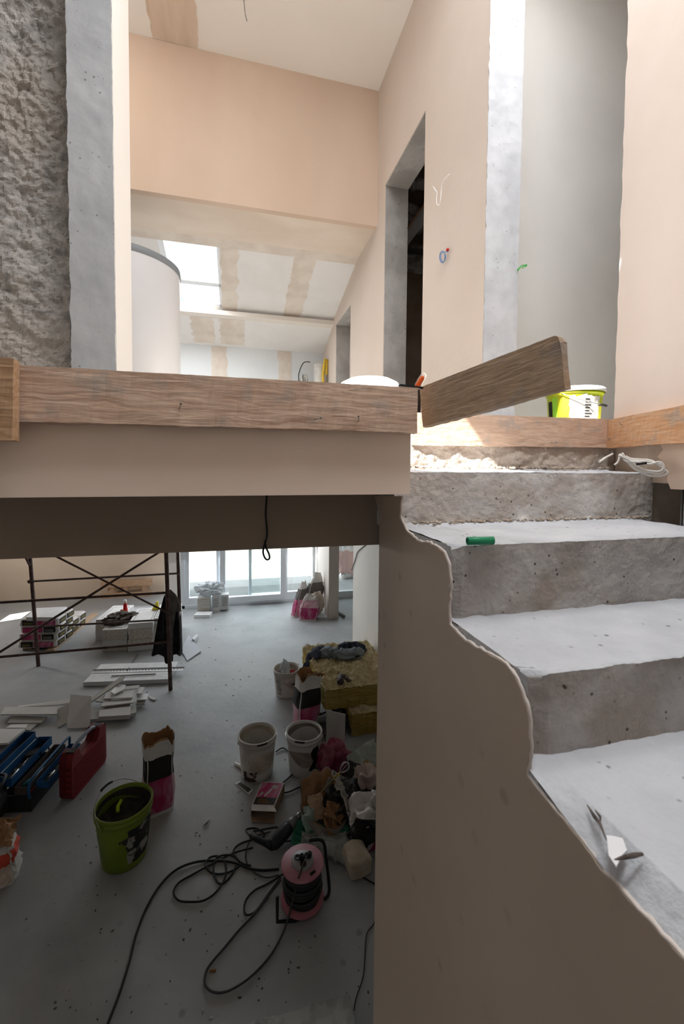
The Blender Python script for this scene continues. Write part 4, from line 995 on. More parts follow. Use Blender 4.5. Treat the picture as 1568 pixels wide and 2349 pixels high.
sack('empty_sack', 'pink and grey empty sack leaning left in the bunch by the stub wall', (PF(682, 1413).x, PF(682, 1413).y, FZ), .5, .20, .12, .52, 3, (.35, .12), False, .7, cols=[PAPER, plain('grey_film_dark', (.14, .13, .12)), PINKL, PINK], grp='empty sacks')
sack('empty_sack', 'tallest grey crinkled sack leaning against the stub wall', (PF(715, 1408).x-.0, PF(715, 1408).y+.06, FZ), .2, .28, .14, .62, 5, (.18, .03), False, .55, cols=[PAPER, plain('grey_film_dark', (.14, .13, .12)), plain('grey_film', (.3, .29, .27)), PAPER], grp='empty sacks')
sack('empty_sack', 'pink sack at the front of the bunch by the stub wall', (PF(705, 1421).x, PF(705, 1421).y, FZ), -.3, .30, .14, .40, 8, (.15, .1), False, .5, cols=[PAPER, PINKL, PINK, PINK], grp='empty sacks')
q = PF(722, 1414); t = thing('beige_bag', 'beige crumpled paper bag resting on the pink sacks', 'bag', (q.x+.02, q.y-.08, FZ+.12)); b = B(); superbox(b, (0, 0, .14), (.20, .13, .30), .8, .35, 9, 5, ridge=.7); b.build('paper', mat('beige_paper', (.52, .44, .35), (.60, .52, .43), 8), t)
tag(B().tube([PF(774, 1403, .025), PF(789, 1414, .025)], .022, 14).build('grey_pipe', plain('pipe_grey', (.25, .26, .27), .5)), 'short grey pipe lying on the floor right of the wall post', 'pipe')
# outside the small window: red and white wrapped bundle
t = thing('garden_bundle', 'red and white wrapped bundle on the terrace behind the right window', 'bundle', (PY(798, 1300, 9).x, 9.0, FZ-.05)); b = B(); superbox(b, (0, 0, .55), (.5, .35, 1.1), .8, .3, 6, 3, ridge=.5, mif=lambda u, v: 1 if .25 < v < .55 else 0); b.build('wrapping', [PAPER, plain('brick_red', (.55, .36, .33))], t)
# =================== BUCKETS ===================
DIRTY = mat('dirty_white_plastic', (.62, .60, .56), (.50, .47, .42), 7, .5, col3=(.66, .64, .61)); LIN = mat('plaster_residue', (.42, .36, .29), (.58, .52, .45), 9, .9, .4, 30); LIN2 = mat('dark_residue', (.22, .19, .16), (.32, .28, .24), 9, .9, .4, 30)
def bk(px_, py_, rt, rb, h, name, label, **k):
    c = PF(px_, py_); return bucket(name, label, (c.x, c.y, FZ), rt, rb, h, k.pop('body', DIRTY), **k), c
t, c = bk(657, 1590, .135, .115, .28, 'plaster_bucket', 'white bucket with a plastic bag inside, left of the yellow insulation', inner=LIN, rotz=.5, grp='white buckets')
fa = math.atan2(-c.y, -c.x)-.5
curved_patch(t, 'faded_label', .115, .135, .28, .04, .20, fa-1.0, fa-.45, mat('faded_print', (.25, .25, .24), (.55, .53, .50), 30, .7), .0015, .1, 2)
b = B(); superbox(b, (0, 0, .23), (.09, .06, .20), .9, .5, 16, 4, ridge=.8); tag(b.build('clear_bag', FILM, keep=True), 'clear plastic bag poking out of the leftmost upper white bucket', 'bag').location = (c.x-.02, c.y-.01, FZ+.02)
tag(B().box((c.x+.06, c.y+.01, FZ+.22), (.07, .02, .05), (.3, .4, .5), bev=.008).build('red_rag', plain('rag_red', (.55, .06, .07))), 'small red rag inside the bucket with the plastic bag', 'rag')
b = B(); b.lathe([(0, .16), (.118, .17)], 24); o = b.build('bucket_fill', LIN); o.location = (c.x, c.y, FZ+.17); o.parent = t; o.location = (0, 0, .16)
t, c = bk(590, 1772, .142, .122, .325, 'plaster_bucket', 'plaster smeared white bucket in front, left of the pale empty one', inner=LIN, rotz=.2, handle=-1, grp='white buckets')
fa = math.atan2(-c.y, -c.x)-.2
curved_patch(t, 'torn_label', .122, .142, .325, .012, .09, fa-.95, fa-.05, mat('torn_print', (.05, .03, .03), (.45, .40, .36), 22, .7, lo=.5, hi=.55), .0015, .12, 5)
b = B(); bands(b, 5, M4((0, 0, 0)), .1, .05, 3)
curved_patch(t, 'plaster_smear', .122, .142, .325, .07, .20, fa-.5, fa+.5, LIN, .001, .3, 9)
q = PF(560, 1710, .25); 
t, c = bk(697, 1762, .138, .118, .315, 'plaster_bucket', 'pale empty white bucket in front of the pink striped sack', inner=LIN2, rotz=-.4, handle=-1, grp='white buckets', body=mat('pale_plastic', (.62, .61, .60), (.56, .55, .53), 5, .5))
fa = math.atan2(-c.y, -c.x)+.4
curved_patch(t, 'black_drip', .118, .138, .315, .06, .24, fa+.5, fa+.85, mat('bitumen', (.015, .012, .012), None), .0015, .25, 3)
GRN = mat('lime_bucket_plastic', (.13, .19, .015), (.17, .23, .02), 6, .5)
t, c = bk(286, 1962, .158, .130, .35, 'mortar_bucket', 'lime green bucket with mortar standing beside the tall torn sack', inner=plain('dark_mortar', (.045, .042, .036), .95), rotz=1.0, handle='up', fill=mat('mortar_black', (.03, .028, .024), (.06, .055, .045), 12, .95, .8, 30), fillz=.72, body=GRN)
fa = math.atan2(-c.y, -c.x)-1.0
p = curved_patch(t, 'black_label', .130, .158, .35, .05, .27, fa+.1, fa+1.25, mat('label_blotch', (.02, .02, .02), (.30, .30, .27), 13, .7, lo=.5, hi=.56), .002, .08, 4)
b = B(); b.tube(spline([(-.02, .03, .285), (.0, .05, .30), (.02, .06, .30), (.05, .075, .295)]), [.007+.005*abs(math.sin(k*1.7)) for k in range(25)], 8); b.build('green_smear', plain('neon_green', (.42, .60, .02)), t)
# =================== TALL SACKS ===================
q = PF(362, 1862); sack('mortar_sack', 'tall torn open pink and black paper sack beside the green bucket', (q.x, q.y+.03, FZ), .35, .195, .15, .52, 2, (0, 0), True, 0, tear=.14)
q = PF(700, 1672); sack('mortar_sack', 'open pink and black paper sack standing beside the insulation', (q.x, q.y, FZ), .25, .23, .17, .50, 6, (.06, 0), True, 0, tear=.12, flap=1)
# bag at the left edge
q = PF(14, 2015); t = sack('cement_bag', 'white and red crumpled bag at the left edge of the floor', (q.x-.05, q.y+.02, FZ), .2, .20, .18, .23, 4, (0, 0), False, .4, cols=[PAPER, plain('bag_red', (.60, .08, .05)), mat('beige_paper', (.52, .44, .35)), PAPER])
crumple('kraft_top', KRAFT, .13, .16, (.02, -.0, .25), (.5, .3, 0), .05, 12, 4, parent=t, edge=.1)
# black tool bag at the left edge
q = PF(2, 1876); t = thing('tool_bag', 'black round tool bag at the left edge before the blue toolbox', 'bag', (q.x-.09, q.y-.05, FZ)); b = B(); superbox(b, (0, 0, .13), (.28, .28, .26), .8, .1, 8, 2, ridge=.4); b.build('body', BLKC, t)
B().tube(spline([(.08, -.14, .2), (.14, -.08, .28), (.13, .04, .30), (.05, .12, .26)]), .009, 8).build('strap', RUB, t)
# =================== INSULATION ===================
WOOL = mat('yellow_wool', (.58, .48, .26), (.70, .61, .40), 14, .98, 1.0, 55, col3=(.62, .50, .28), s3=5); WOOLS = mat('wool_cut_side', (.44, .31, .07), (.54, .41, .13), 9, .98, .8, 50, stretch=(.5, .5, 6))
def bale(name, label, x0, x1, y0, y1, z0, z1, skew, seed, fray=.03, crown=.04):
    t = thing(name, label, 'insulation', ((x0+x1)/2, (y0+y1)/2, z0)); W2, D2, H = x1-x0, y1-y0, z1-z0
    def top(u, v):
        x = -W2/2+W2*u; y = -D2/2+D2*v
        e = min(u, 1-u, v, 1-v); h = H*1.0+crown*math.sin(math.pi*u)*math.sin(math.pi*v)+(.03*nz((x*9, y*9, 1), seed)+.022*nz((x*28, y*28, 1), seed)+.010*nz((x*75, y*75, 1), seed))*(1 if e > .01 else .3)
        lump = max(0, nz((x*7, y*7, 3), seed))*.05*(1-u)*v
        return (x+skew*v+.01*nz((y*30, x*9, 1), seed), y+.012*nz((x*30, y*9, 3), seed), h+lump)
    def side(c0, c1):
        def f(u, v):
            p = Vector(top(*[c0[i]+(c1[i]-c0[i])*u for i in (0, 1)])); n = Vector((c1[1]-c0[1], -(c1[0]-c0[0]), 0))
            z = p.z*v; p.z = z; p += n*(.012*nz((p.x*14+z*30, p.y*14, z*30), seed)+.006*nz((p.x*50, p.y*50, z*90), seed)); return p
        return f
    b = B(); b.mi = 0; b.grid(top, 150, 150); b.mi = 1
    for c0, c1 in (((0, 0), (1, 0)), ((1, 0), (1, 1)), ((1, 1), (0, 1)), ((0, 1), (0, 0))): b.grid(side(c0, c1), 90, 26)
    b.build('wool', [WOOL, WOOLS], t)
    random.seed(seed); b = B()
    for k in range(420):
        u = random.choice([random.uniform(0, .12), random.uniform(0, 1)]); v = random.choice([random.uniform(.85, 1), random.uniform(0, 1)])
        p = Vector(top(u, v)); d = Vector((random.uniform(-1, 1), random.uniform(-1, 1), random.uniform(.1, .9)))*random.uniform(.01, fray)
        s_ = Vector((random.uniform(-1, 1), random.uniform(-1, 1), random.uniform(-1, 1)))*.008
        b.tube([p-Vector((0, 0, .004)), p+d*.6+s_, p+d], [.0022, .0015, .0006], 4, caps=False)
    o = b.build('fibre_tufts', WOOL, t); o['kind'] = 'stuff'
    return t
YB0 = 3.72
bale('insulation_bale', 'lower block of yellow insulation wool under the big one', 1.02, 1.56, YB0-.10, 4.55, FZ, FZ+.20, 0, 11, .02, .0)
ub = bale('insulation_bale', 'large upper block of fluffy yellow insulation wool', .80, 1.56, YB0+.02, 4.72, FZ+.205, FZ+.39, -.05, 12, .05, .03)
IZ = FZ+.205+.185
# jacket on it
DEN = mat('dark_denim', (.03, .035, .055), (.07, .08, .11), 10, .9, .4, 40, stretch=(3, 1, 1)); GRL = mat('grey_jersey', (.16, .19, .21), (.22, .25, .27), 10, .9, .3, 40)
def sausage(b, pts, rad, seed, fl=.6, n=18):
    P_ = spline(pts, 8); L = len(P_)
    def f(u, v):
        k = v*(L-1); i = min(L-2, int(k)); fr = k-i; c = P_[i].lerp(P_[i+1], fr); t_ = (P_[i+1]-P_[i]).normalized(); s_ = t_.cross(Vector((0, 0, 1))).normalized(); w_ = Vector((0, 0, 1))
        r = rad*(1+.3*nz((v*7, math.cos(u*6.28)*1.5, math.sin(u*6.28)*1.5), seed)+.18*math.sin(v*34+3*nz((v*4, u*6, 2), seed)*3+u*6))
        r *= min(1, 4*v+.35, 4*(1-v)+.35)
        return c+s_*r*math.cos(2*math.pi*u)+w_*r*fl*math.sin(2*math.pi*u)
    b.grid(f, 28, 80); return b
tp = lambda x, y, h: PZ(x, y, IZ+h)
t = thing('dark_jacket', 'dark grey and navy jacket thrown over the back of the insulation block', 'jacket', tp(760, 1500, 0)); o0 = t.location.copy(); L_ = lambda ps: [p-o0 for p in ps]
b = B(); sausage(b, L_([tp(708, 1543, -.12), tp(712, 1520, -.03), tp(722, 1500, .05), tp(745, 1492, .07), tp(770, 1500, .05)]), .075, 3); b.build('sleeve', DEN, t)
b = B(); sausage(b, L_([tp(728, 1490, .06), tp(755, 1497, .07), tp(780, 1502, .07), tp(812, 1500, .06), tp(830, 1492, .05)]), .075, 5, .7); b.build('body', GRL, t)
b = B(); sausage(b, L_([tp(775, 1483, .06), tp(800, 1482, .09), tp(826, 1484, .07), tp(832, 1496, .04)]), .05, 8, .8); b.build('navy_collar', DEN, t)
t = thing('work_gloves', 'pair of dark brown gloves lying on the insulation block', 'gloves', tp(787, 1557, .02)); o0 = t.location.copy(); L_ = lambda ps: [p-o0 for p in ps]
GLV = mat('dark_leather', (.05, .035, .032), (.09, .065, .06), 14, .6)
for ps, r in (([(781, 1569, .03), (780, 1558, .04), (783, 1547, .03)], .026), ([(788, 1549, .03), (795, 1556, .03), (803, 1565, .02)], .018)):
    b = B(); sausage(b, L_([tp(*p) for p in ps]), r, 4, .7); b.build('glove', GLV, t)
# =================== DEBRIS HEAP ===================
def lump(name, label, px_, py_, h, dims, mats, seed, rotz=0, p=.8, amp=.45, mif=None, ridge=.8, cat='bag', fr=9, rot=None, grp=None):
    c = PF(px_, py_, h); t = thing(name, label, cat, (c.x, c.y, FZ+h), rotz, grp)
    b = B(); superbox(b, (0, 0, dims[2]*.42), dims, p, amp, fr, seed, ridge=ridge, nu=90, nv=50, mif=mif, rot=rot or (0, 0, 0)); b.build('paper', mats, t); return t
# upright gypsum piece
P_ = [PF(749, 1738, .0), PF(789, 1748, .0)]; a, c = P_
b = B().poly([a, c, c+Vector((.05, .16, .30)), a+Vector((.03, .16, .31))], ext=(.0, .012, 0)); tag(b.build('gypsum_piece', mat('dusty_board', (.42, .41, .39), (.48, .47, .45), 6)), 'pale grey gypsum piece leaning between bucket and insulation', 'board piece')
q = PF(737, 1672, .04); tag(B().box((q.x, q.y, FZ+.1), (.13, .012, .2), (.5, .1, .2)).build('grey_scrap', plain('scrap_bluegrey', (.30, .33, .34))), 'blue grey scrap standing under the left corner of the insulation', 'board piece')
crumple('dark_film', plain('film_dark', (.06, .06, .058), .4), .3, .25, (PF(762, 1665, .05).x, PF(762, 1665, .05).y, FZ+.06), (.4, 0, 0), .06, 10, 7)
bpy.data.objects['dark_film']['label'] = 'dark crumpled film tucked under the front of the insulation'; bpy.data.objects['dark_film']['category'] = 'plastic film'
PB = mat('dull_pink_bag', (.26, .04, .09), (.34, .13, .18), 8, .85, lo=.4, hi=.6)
lump('pink_bag', 'crumpled dull pink bag right of the pale empty bucket', 764, 1778, .0, (.19, .16, .26), [PB], 3, .3, .7, .35)
lump('pink_bag', 'flattened pink bag end beside the black printed sheet', 785, 1762, .03, (.20, .13, .12), [PB], 8, -.5, .7, .4)
def sheet(name, label, px_, py_, h, w_, l_, rot, mats, seed, amp=.03, mif=None, cat='paper', edge=.05, fr=8):
    c = PF(px_, py_, h); o = crumple(name, mats, w_, l_, (c.x, c.y, FZ+h), rot, amp, fr, seed, edge=edge, mif=mif); return tag(o, label, cat)
GSH = mat('greenish_paper', (.34, .38, .34), (.42, .46, .42), 6, .9)
sheet('paper_sheet', 'pale green crumpled sheet against the stair wall side of the heap', 838, 1740, .16, .26, .17, (R_(25), R_(-8), .3), [GSH], 2, .03)
sheet('printed_sheet', 'black printed scrap with yellow letters in the debris heap', 818, 1772, .13, .17, .11, (R_(25), R_(20), -.5), [BPRINT, YEL], 5, .02, mif=lambda u, v: 1 if (.55 < v < .7 and .3 < u < .8 and (u*18 % 1) > .4) else 0)
sheet('kraft_sheet', 'brown kraft paper lying beside the pale green sheet', 855, 1778, .10, .20, .2, (R_(20), 0, .2), [KRAFT], 7, .04)
lump('torn_sack', 'pale pink torn paper crumple at the right of the heap', 838, 1812, .06, (.15, .12, .17), [mat('pinkish_paper', (.50, .40, .36), (.56, .48, .43), 8)], 9, .2, .8, .5, cat='paper')
sheet('grey_sheet', 'grey plastic sheet with black dots across the heap', 800, 1818, .10, .34, .16, (R_(15), R_(14), -.55), [mat('grey_sheet_plastic', (.24, .25, .24), (.30, .31, .29), 5, .6)], 4, .03, cat='plastic sheet')
t = lump('black_bag', 'black crumpled plastic bag in the middle of the heap', 812, 1868, .0, (.34, .3, .17), [plain('bag_black', (.02, .02, .02), .45)], 12, .3, .8, .4)
lump('printed_bag', 'white bag with black and pink print at the foot of the stair wall', 848, 1915, .0, (.24, .24, .24), [PAPER, BPRINT, PINK], 15, -.2, .6, .3, mif=lambda u, v: 2 if v < .33 else (1 if .42 < v < .72 and .55 < u < .78 else 0))
t = lump('grey_bag', 'grey and white flattened bag above the printed one', 845, 1868, .12, (.26, .2, .08), [mat('grey_bag_paper', (.30, .29, .28), (.38, .36, .35), 7)], 18, .1, .7, .22)
# strap scraps
c = PF(775, 1768, .22); t = thing('whisk', 'wire mixing whisk at the tip of the drill rod', 'whisk', (c.x, c.y, c.z))
# big torn open sack in the middle of the heap
c = PF(748, 1892); t = thing('torn_open_sack', 'large torn open paper sack with kraft pieces beside the drill chuck', 'bag', (c.x, c.y, FZ), .15)
def tsack(ins, rag):
    def f(u, v):
        th = 2*math.pi*u; r = 1+.12*nz((math.cos(th)*2, math.sin(th)*2, 1), 3)+.05*math.sin(th*5+v*3)
        k = (.7+.3*v)*(1-ins*.05); x = .17*math.cos(th)*r*k; y = .21*math.sin(th)*r*k
        z = .17*v*(1+.25*nz((math.cos(th)*3, math.sin(th)*3, 2), 8))*(.55+.65*max(0, .5+.5*math.sin(th)))+.01*nz((x*30, y*30, v*9), 2)
        return (x, y+.05*v, z)
    return f
b = B(); b.grid(tsack(0, 0), 80, 26); b.build('paper', mat('dusty_paper', (.30, .27, .24), (.40, .36, .32), 8, .9, .3, 30), t, solid=.002)
b = B(); b.grid(tsack(1, 0), 80, 26); b.build('lining', KRAFT, t, solid=.001)
b = B(); b.lathe([(0, .012), (.125, .015)], 24); b.build('bottom', plain('dark_inside', (.05, .04, .03)), t)
for k, (x, y, z, r) in enumerate([(-.07, .02, .13, (.9, .2, .2)), (.03, -.06, .12, (.5, -.2, 1.1)), (0, -.1, .08, (.7, .1, .3))]):
    crumple('kraft_piece', KRAFT if k else mat('tan_paper', (.50, .34, .22), (.56, .40, .28), 8), .11, .14, (x, y, z), r, .02, 12, 20+k, parent=t, edge=.12)
crumple('folded_wall', MATS['dusty_paper'], .10, .30, (.10, .0, .19), (.2, .9, .1), .03, 12, 31, parent=t, edge=.05)
sheet('green_film', 'green and clear plastic film spread under the torn open sack', 735, 1925, .03, .36, .16, (R_(10), 0, -.35), [plain('film_green', (.02, .16, .10), .4), mat('film_clear', (.28, .31, .29), (.38, .40, .38), 12, .35)], 6, .04, mif=lambda u, v: 0 if (v > .7 or u < .15) else 1, cat='plastic film')
lump('film_fold', 'long twisted clear film in front of the torn open sack', 752, 1960, .0, (.30, .07, .07), [MATS['film_clear']], 6, -.75, .9, .4, cat='plastic film')
lump('mint_film', 'mint coloured film bunched beside the drill chuck', 707, 1900, .02, (.07, .09, .14), [mat('mint', (.30, .40, .36), (.4, .5, .46), 9, .5)], 4, .1, cat='plastic film')
c = PF(818, 1990); t = thing('plaster_chunk', 'pale plaster chunk lying at the foot of the heap near the stair wall', 'chunk', (c.x, c.y, FZ), .1); b = B(); superbox(b, (0, 0, .055), (.135, .17, .11), .25, .09, 14, 7, nu=60, nv=30); b.build('block', mat('cream_plaster_chunk', (.44, .37, .28), (.54, .47, .38), 10, .95, .4, 30), t)
# open cardboard box with pink print
pts = [(600, 1794), (652, 1796), (629, 1851), (576, 1849)]
T_ = [PF(x, y, .08) for x, y in pts]; cb = sum(T_, Vector())/4; t = thing('tile_clip_box', 'small open cardboard box with pink print below the front buckets', 'box', (cb.x, cb.y, FZ)); o0 = t.location.copy()
dn = Vector((0, 0, -.08)); T = [p-o0 for p in T_]
b = B(); b.poly([T[0], T[1], T[2], T[3]]); b.poly([T[0], T[1], T[1]+dn, T[0]+dn]); b.poly([T[1], T[2], T[2]+dn, T[1]+dn]); b.poly([T[0], T[3], T[3]+dn, T[0]+dn]); b.poly([p+dn for p in T]); b.build('carton', mat('carton_brown', (.28, .19, .12), (.34, .24, .16), 6), t, solid=.003)
def tq(u, v, h=.0025): return T[3].lerp(T[2], u).lerp(T[0].lerp(T[1], u), v)+Vector((0, 0, h))
def tpoly(name, q, m, h, par): B().poly([tq(u, v, h) for u, v in q], ext=(0, 0, .0006)).build(name, m, par)
tpoly('white_face', [(0, 0), (1, 0), (1, 1), (0, 1)], PAPER, .0015, t); tpoly('pink_panel', [(.05, .32), (.95, .32), (.95, .97), (.05, .97)], PINK, .0025, t); tpoly('black_panel', [(.05, .06), (.95, .06), (.95, .34), (.05, .34)], BPRINT, .0028, t)
tpoly('picture_stroke', [(.35, .4), (.42, .38), (.62, .7), (.54, .72)], PAPER, .0032, t); tpoly('picture_stroke', [(.12, .4), (.26, .42), (.28, .56), (.2, .58)], plain('print_light', (.45, .42, .40)), .0032, t); tpoly('picture_frame', [(.55, .72), (.78, .72), (.78, .86), (.55, .86)], plain('print_light', (.45, .42, .40)), .0032, t)
b = B()
for k in range(3): b.poly([tq(.2, .12+.06*k, .0036), tq(.75-.08*k, .12+.06*k, .0036), tq(.75-.08*k, .14+.06*k, .0036), tq(.2, .14+.06*k, .0036)])
b.build('printed_text', plain('orange_text', (.35, .16, .03)), t)
b = B(); b.poly([T[3], T[2], T[2]+Vector((.01, -.05, .005)), T[3]+Vector((0, -.04, .0))]); b.build('flap', PAPER, t, solid=.003)
b = B(); b.poly([T[3]+dn, T[2]+dn, T[2]+dn+Vector((.0, -.05, .006)), T[3]+dn+Vector((0, -.05, .006))]); b.build('flap', MATS['carton_brown'], t, solid=.003)
# card, marker
t = thing('sample_card', 'small dark card with white border lying left of the pink printed box', 'card', PF(560, 1806, .006)); o0 = t.location.copy()
cq = [PF(x, y, .006)-o0 for x, y in [(539, 1797), (549, 1791), (581, 1812), (571, 1822)]]
B().poly(cq, ext=(0, 0, -.003)).build('card', WHT, t); cc = sum(cq, Vector())/4; B().poly([cc.lerp(p, .78)+Vector((0, 0, .001)) for p in cq], ext=(0, 0, .0005)).build('dark_panel', plain('panel_dark', (.06, .055, .05)), t)
tag(B().tube([PF(539, 1751, .012), PF(556, 1762, .012)], .011, 10).build('foam_roll', WHT), 'short white roll lying left of the smeared bucket', 'roll')
tag(B().tube([PF(481, 2228, .006), PF(495, 2226, .006)], .006, 8).build('cork_stub', plain('stub_brown', (.22, .11, .04))), 'small brown stub lying inside the large cable loop', 'stub')
tag(B().tube([PF(466, 1895, .005), PF(474, 1888, .01), PF(482, 1880, .004)], [.002, .006, .001], 6).build('dry_leaf', plain('leaf_grey', (.16, .15, .12))), 'small dry leaf on the floor below the smeared bucket', 'leaf')
# =================== CABLE REEL ===================
c = PF(693, 2072); t = thing('cable_reel', 'cable reel with pink flanges and dark cable at the front of the floor', 'cable reel', (c.x, c.y, FZ), .1); RT = .118; HR = .235
PKF = mat('reel_pink', (.42, .16, .20), (.48, .22, .26), 9, .5)
B().lathe([(.02, HR-.01), (RT-.004, HR-.01), (RT, HR-.004), (RT, HR+.004), (RT-.006, HR+.008), (.065, HR+.004), (.06, HR+.012), (.0, HR+.012)], 48).build('flange', PKF, t)
B().lathe([(.02, .03), (RT, .03), (RT+.002, .036), (RT, .044), (.05, .046), (.02, .046)], 48).build('flange', mat('reel_pink_low', (.40, .15, .18), None), t)
hub = B().lathe([(.062, HR+.008), (.062, HR+.018), (.056, HR+.022), (0, HR+.022)], 32).build('hub', plain('hub_grey', (.3, .29, .3), .4), t)
for k in range(3):
    a = 2.1*k+.4; B().lathe([(.017, HR+.02), (.018, HR+.026), (.012, HR+.024), (0, HR+.022)], 16, mtx=M4((.032*math.cos(a), .032*math.sin(a), 0))).build('socket', BLK, hub)
b = B()
for k in range(9): b.tube([( (.090+.006*(k % 3)+.003*math.sin(3*a+k))*math.cos(a), (.090+.006*(k % 3))*math.sin(a), .058+.0185*k+.004*math.sin(2*a+k)) for a in [2*math.pi*i/30 for i in range(30)]], .0095, 8, closed=True)
b.build('wound_cable', plain('cable_black', (.03, .03, .031), .5), t)
B().lathe([(.07, .04), (.07, HR)], 24).build('drum', BLK, t)
b = B(); b.tube([(-RT-.035, -.06, .15), (-RT-.035, -.06, .012), (-.06, -.085, .010), (.08, -.06, .010)], .009, 8); b.build('stand', RUB, t)
b = B(); b.tube(spline([(RT*.6, .12, .24), (RT+.03, .10, .23), (RT+.04, .06, .15), (RT+.04, .0, .02), (RT+.0, -.03, .012)], 5), .009, 8); b.build('stand', RUB, t)
b = B(); b.box((-.005, -.005, HR+.036), (.024, .03, .035), (.2, .1, .4), bev=.005).box((.04, .0, HR+.034), (.024, .028, .03), (0, .2, -.3), bev=.005); b.build('plug', RUB, t)
b = B(); b.box((.035, -.085, HR+.012), (.035, .014, .012), (0, 0, .35), bev=.004); b.build('crank', RUB, t)
# =================== DRILL WITH MIXING ROD ===================
D0, D1, D2, D3 = PF(578, 1922, .05), PF(628, 1935, .055), PF(655, 1905, .06), PF(689, 1868, .07)
t = thing('mixing_drill', 'black electric mixing drill with chuck lying beside the torn open sack', 'drill', PF(640, 1940, 0)); o0 = t.location.copy(); dv = (D3-D1).normalized()
DRK = plain('drill_body', (.022, .024, .03), .45); GRYM = plain('gearbox_grey', (.17, .17, .17), .4, .5)
b = B(); b.tube([D1-dv*.03-o0, D1-o0, D1.lerp(D3, .25)-o0, D1.lerp(D3, .5)-o0, D1.lerp(D3, .56)-o0], [.022, .04, .043, .04, .036], 18); b.build('motor_housing', DRK, t)
b = B(); b.tube([D1.lerp(D3, .54)-o0, D1.lerp(D3, .62)-o0, D1.lerp(D3, .8)-o0, D1.lerp(D3, .84)-o0], [.037, .038, .030, .022], 18); b.build('gearbox', GRYM, t)
b = B(); b.tube([D1.lerp(D3, .84)-o0, D1.lerp(D3, .9)-o0, D1.lerp(D3, 1.0)-o0, D1.lerp(D3, 1.03)-o0], [.019, .022, .021, .010], 14); b.build('chuck', plain('chuck_steel', (.35, .34, .33), .35, .9), t)
b = B(); b.tube([D1-dv*.01-o0, D1.lerp(D0, .35)-o0+Vector((0, -.01, 0)), D1.lerp(D0, .75)-o0, D0-o0+Vector((0, .02, 0))], [.032, .022, .018, .022], 12); b.build('grip_handle', DRK, t)
b = B(); b.tube([D1.lerp(D3, .2)-o0, D1.lerp(D3, .2)-o0+Vector((-.005, .1, -.015)), D0-o0+Vector((.01, .05, 0))], .006, 8); b.build('trigger_guard', DRK, t)
R0_, R1_ = D3+dv*.01, PF(779, 1772, .26)
t = thing('mixing_rod', 'long thin mixing rod with yellow tip resting across the debris heap', 'mixing rod', R0_); o0 = R0_.copy(); rd = (R1_-R0_)
B().tube([Vector(), rd*.84], .0045, 8).build('shaft', plain('rod_brass', (.30, .26, .14), .4, .6), t); B().tube([rd*.83, rd], .0065, 8).build('yellow_tip', YEL, t)
w_ = bpy.data.objects['whisk']; w_.location = R1_; b = B()
for k in range(4):
    a = k*math.pi/4; s_ = rd.normalized(); n1 = s_.orthogonal().normalized(); n2 = s_.cross(n1); dd_ = n1*math.cos(a)+n2*math.sin(a)
    b.tube(spline([s_*.0, dd_*.018+s_*.02, dd_*.028+s_*.06, s_*.085, -dd_*.028+s_*.06, -dd_*.018+s_*.02, s_*.0], 5), .0018, 6)
b.build('wire_cage', STEEL, w_)
# =================== CABLES ON THE FLOOR ===================
z5 = lambda x, y: (200+x/2.24, 1850+y/2.24)
def cable(label, pts, r, m=RUB, hs=None, n=8):
    P_ = []
    for k, q in enumerate(pts): P_.append(PF(*z5(q[0], q[1]), q[2] if len(q) > 2 else r+.001+.004*((k*7) % 3)/3))
    return tag(B().tube(spline(P_, n), r, 8).build('power_cable', m), label, 'cable', None)
GC = plain('grey_cable', (.055, .055, .058), .5)
cable('long dark cable sweeping from the reel to the bottom left corner of the floor', [(60, 1240), (105, 1118), (165, 960), (215, 800), (250, 660), (300, 530), (370, 410), (450, 330), (540, 290), (630, 278), (740, 285), (830, 318), (900, 328), (985, 322)], .0065)
cable('black cable making a small narrow loop left of the reel', [(1085, 292, .24), (1040, 320, .15), (985, 362, .02), (920, 400), (860, 430), (818, 475), (805, 520), (812, 552), (835, 556), (870, 530), (930, 450), (995, 365, .05)], .005)
cable('grey cable forming the big loop in front of the reel', [(995, 378, .05), (930, 460), (850, 560), (770, 645), (700, 730), (640, 800), (610, 850), (603, 905), (630, 945), (680, 957), (740, 940), (820, 890), (890, 825), (950, 750), (1000, 660), (1030, 580, .04), (1060, 470, .13), (1085, 370, .24), (1115, 278, .27)], .0055, GC)
cable('tangled black cable coil left of the drill', [(850, 212, .04), (750, 240), (650, 290), (540, 350), (470, 392), (443, 440), (470, 482), (530, 490), (600, 482), (660, 440), (705, 370), (710, 300), (680, 258), (630, 262), (608, 300), (640, 340), (700, 345), (765, 318), (785, 290), (750, 255), (700, 250), (660, 270), (648, 330), (670, 390), (705, 390), (745, 345), (765, 300)], .0055)
cable('black cable leaving the drill handle in a loose bend', [(835, 150, .05), (815, 120, .02), (860, 112), (900, 130), (905, 155), (850, 170), (780, 195), (750, 235), (790, 290), (840, 305)], .0055)
cable('thin grey cable curving below the drill to the reel', [(940, 130, .01), (850, 160), (815, 230), (820, 290), (860, 340), (920, 365), (985, 352)], .004, GC)
cable('black cable looping from drill to heap over the floor', [(1010, 180, .01), (1060, 170, .02), (1100, 120, .04), (1115, 110, .06)], .004)
cable('thin cable running right from the plaster chunk to the stair wall', [(1390, 350), (1430, 372), (1480, 400)], .004)
cable('thin dark wire trailing along the foot of the stair wall', [(1482, 470), (1476, 590), (1435, 655), (1425, 780), (1415, 880), (1382, 980), (1370, 1050)], .0025)
tag(B().tube(spline([PF(x, y, .01) for x, y in [(632, 1725), (650, 1716), (672, 1735), (690, 1745), (668, 1778), (640, 1805), (655, 1818), (700, 1800), (725, 1795)]], 8), .0055, 8).build('power_cable', RUB), 'black cable winding between the two front white buckets', 'cable')
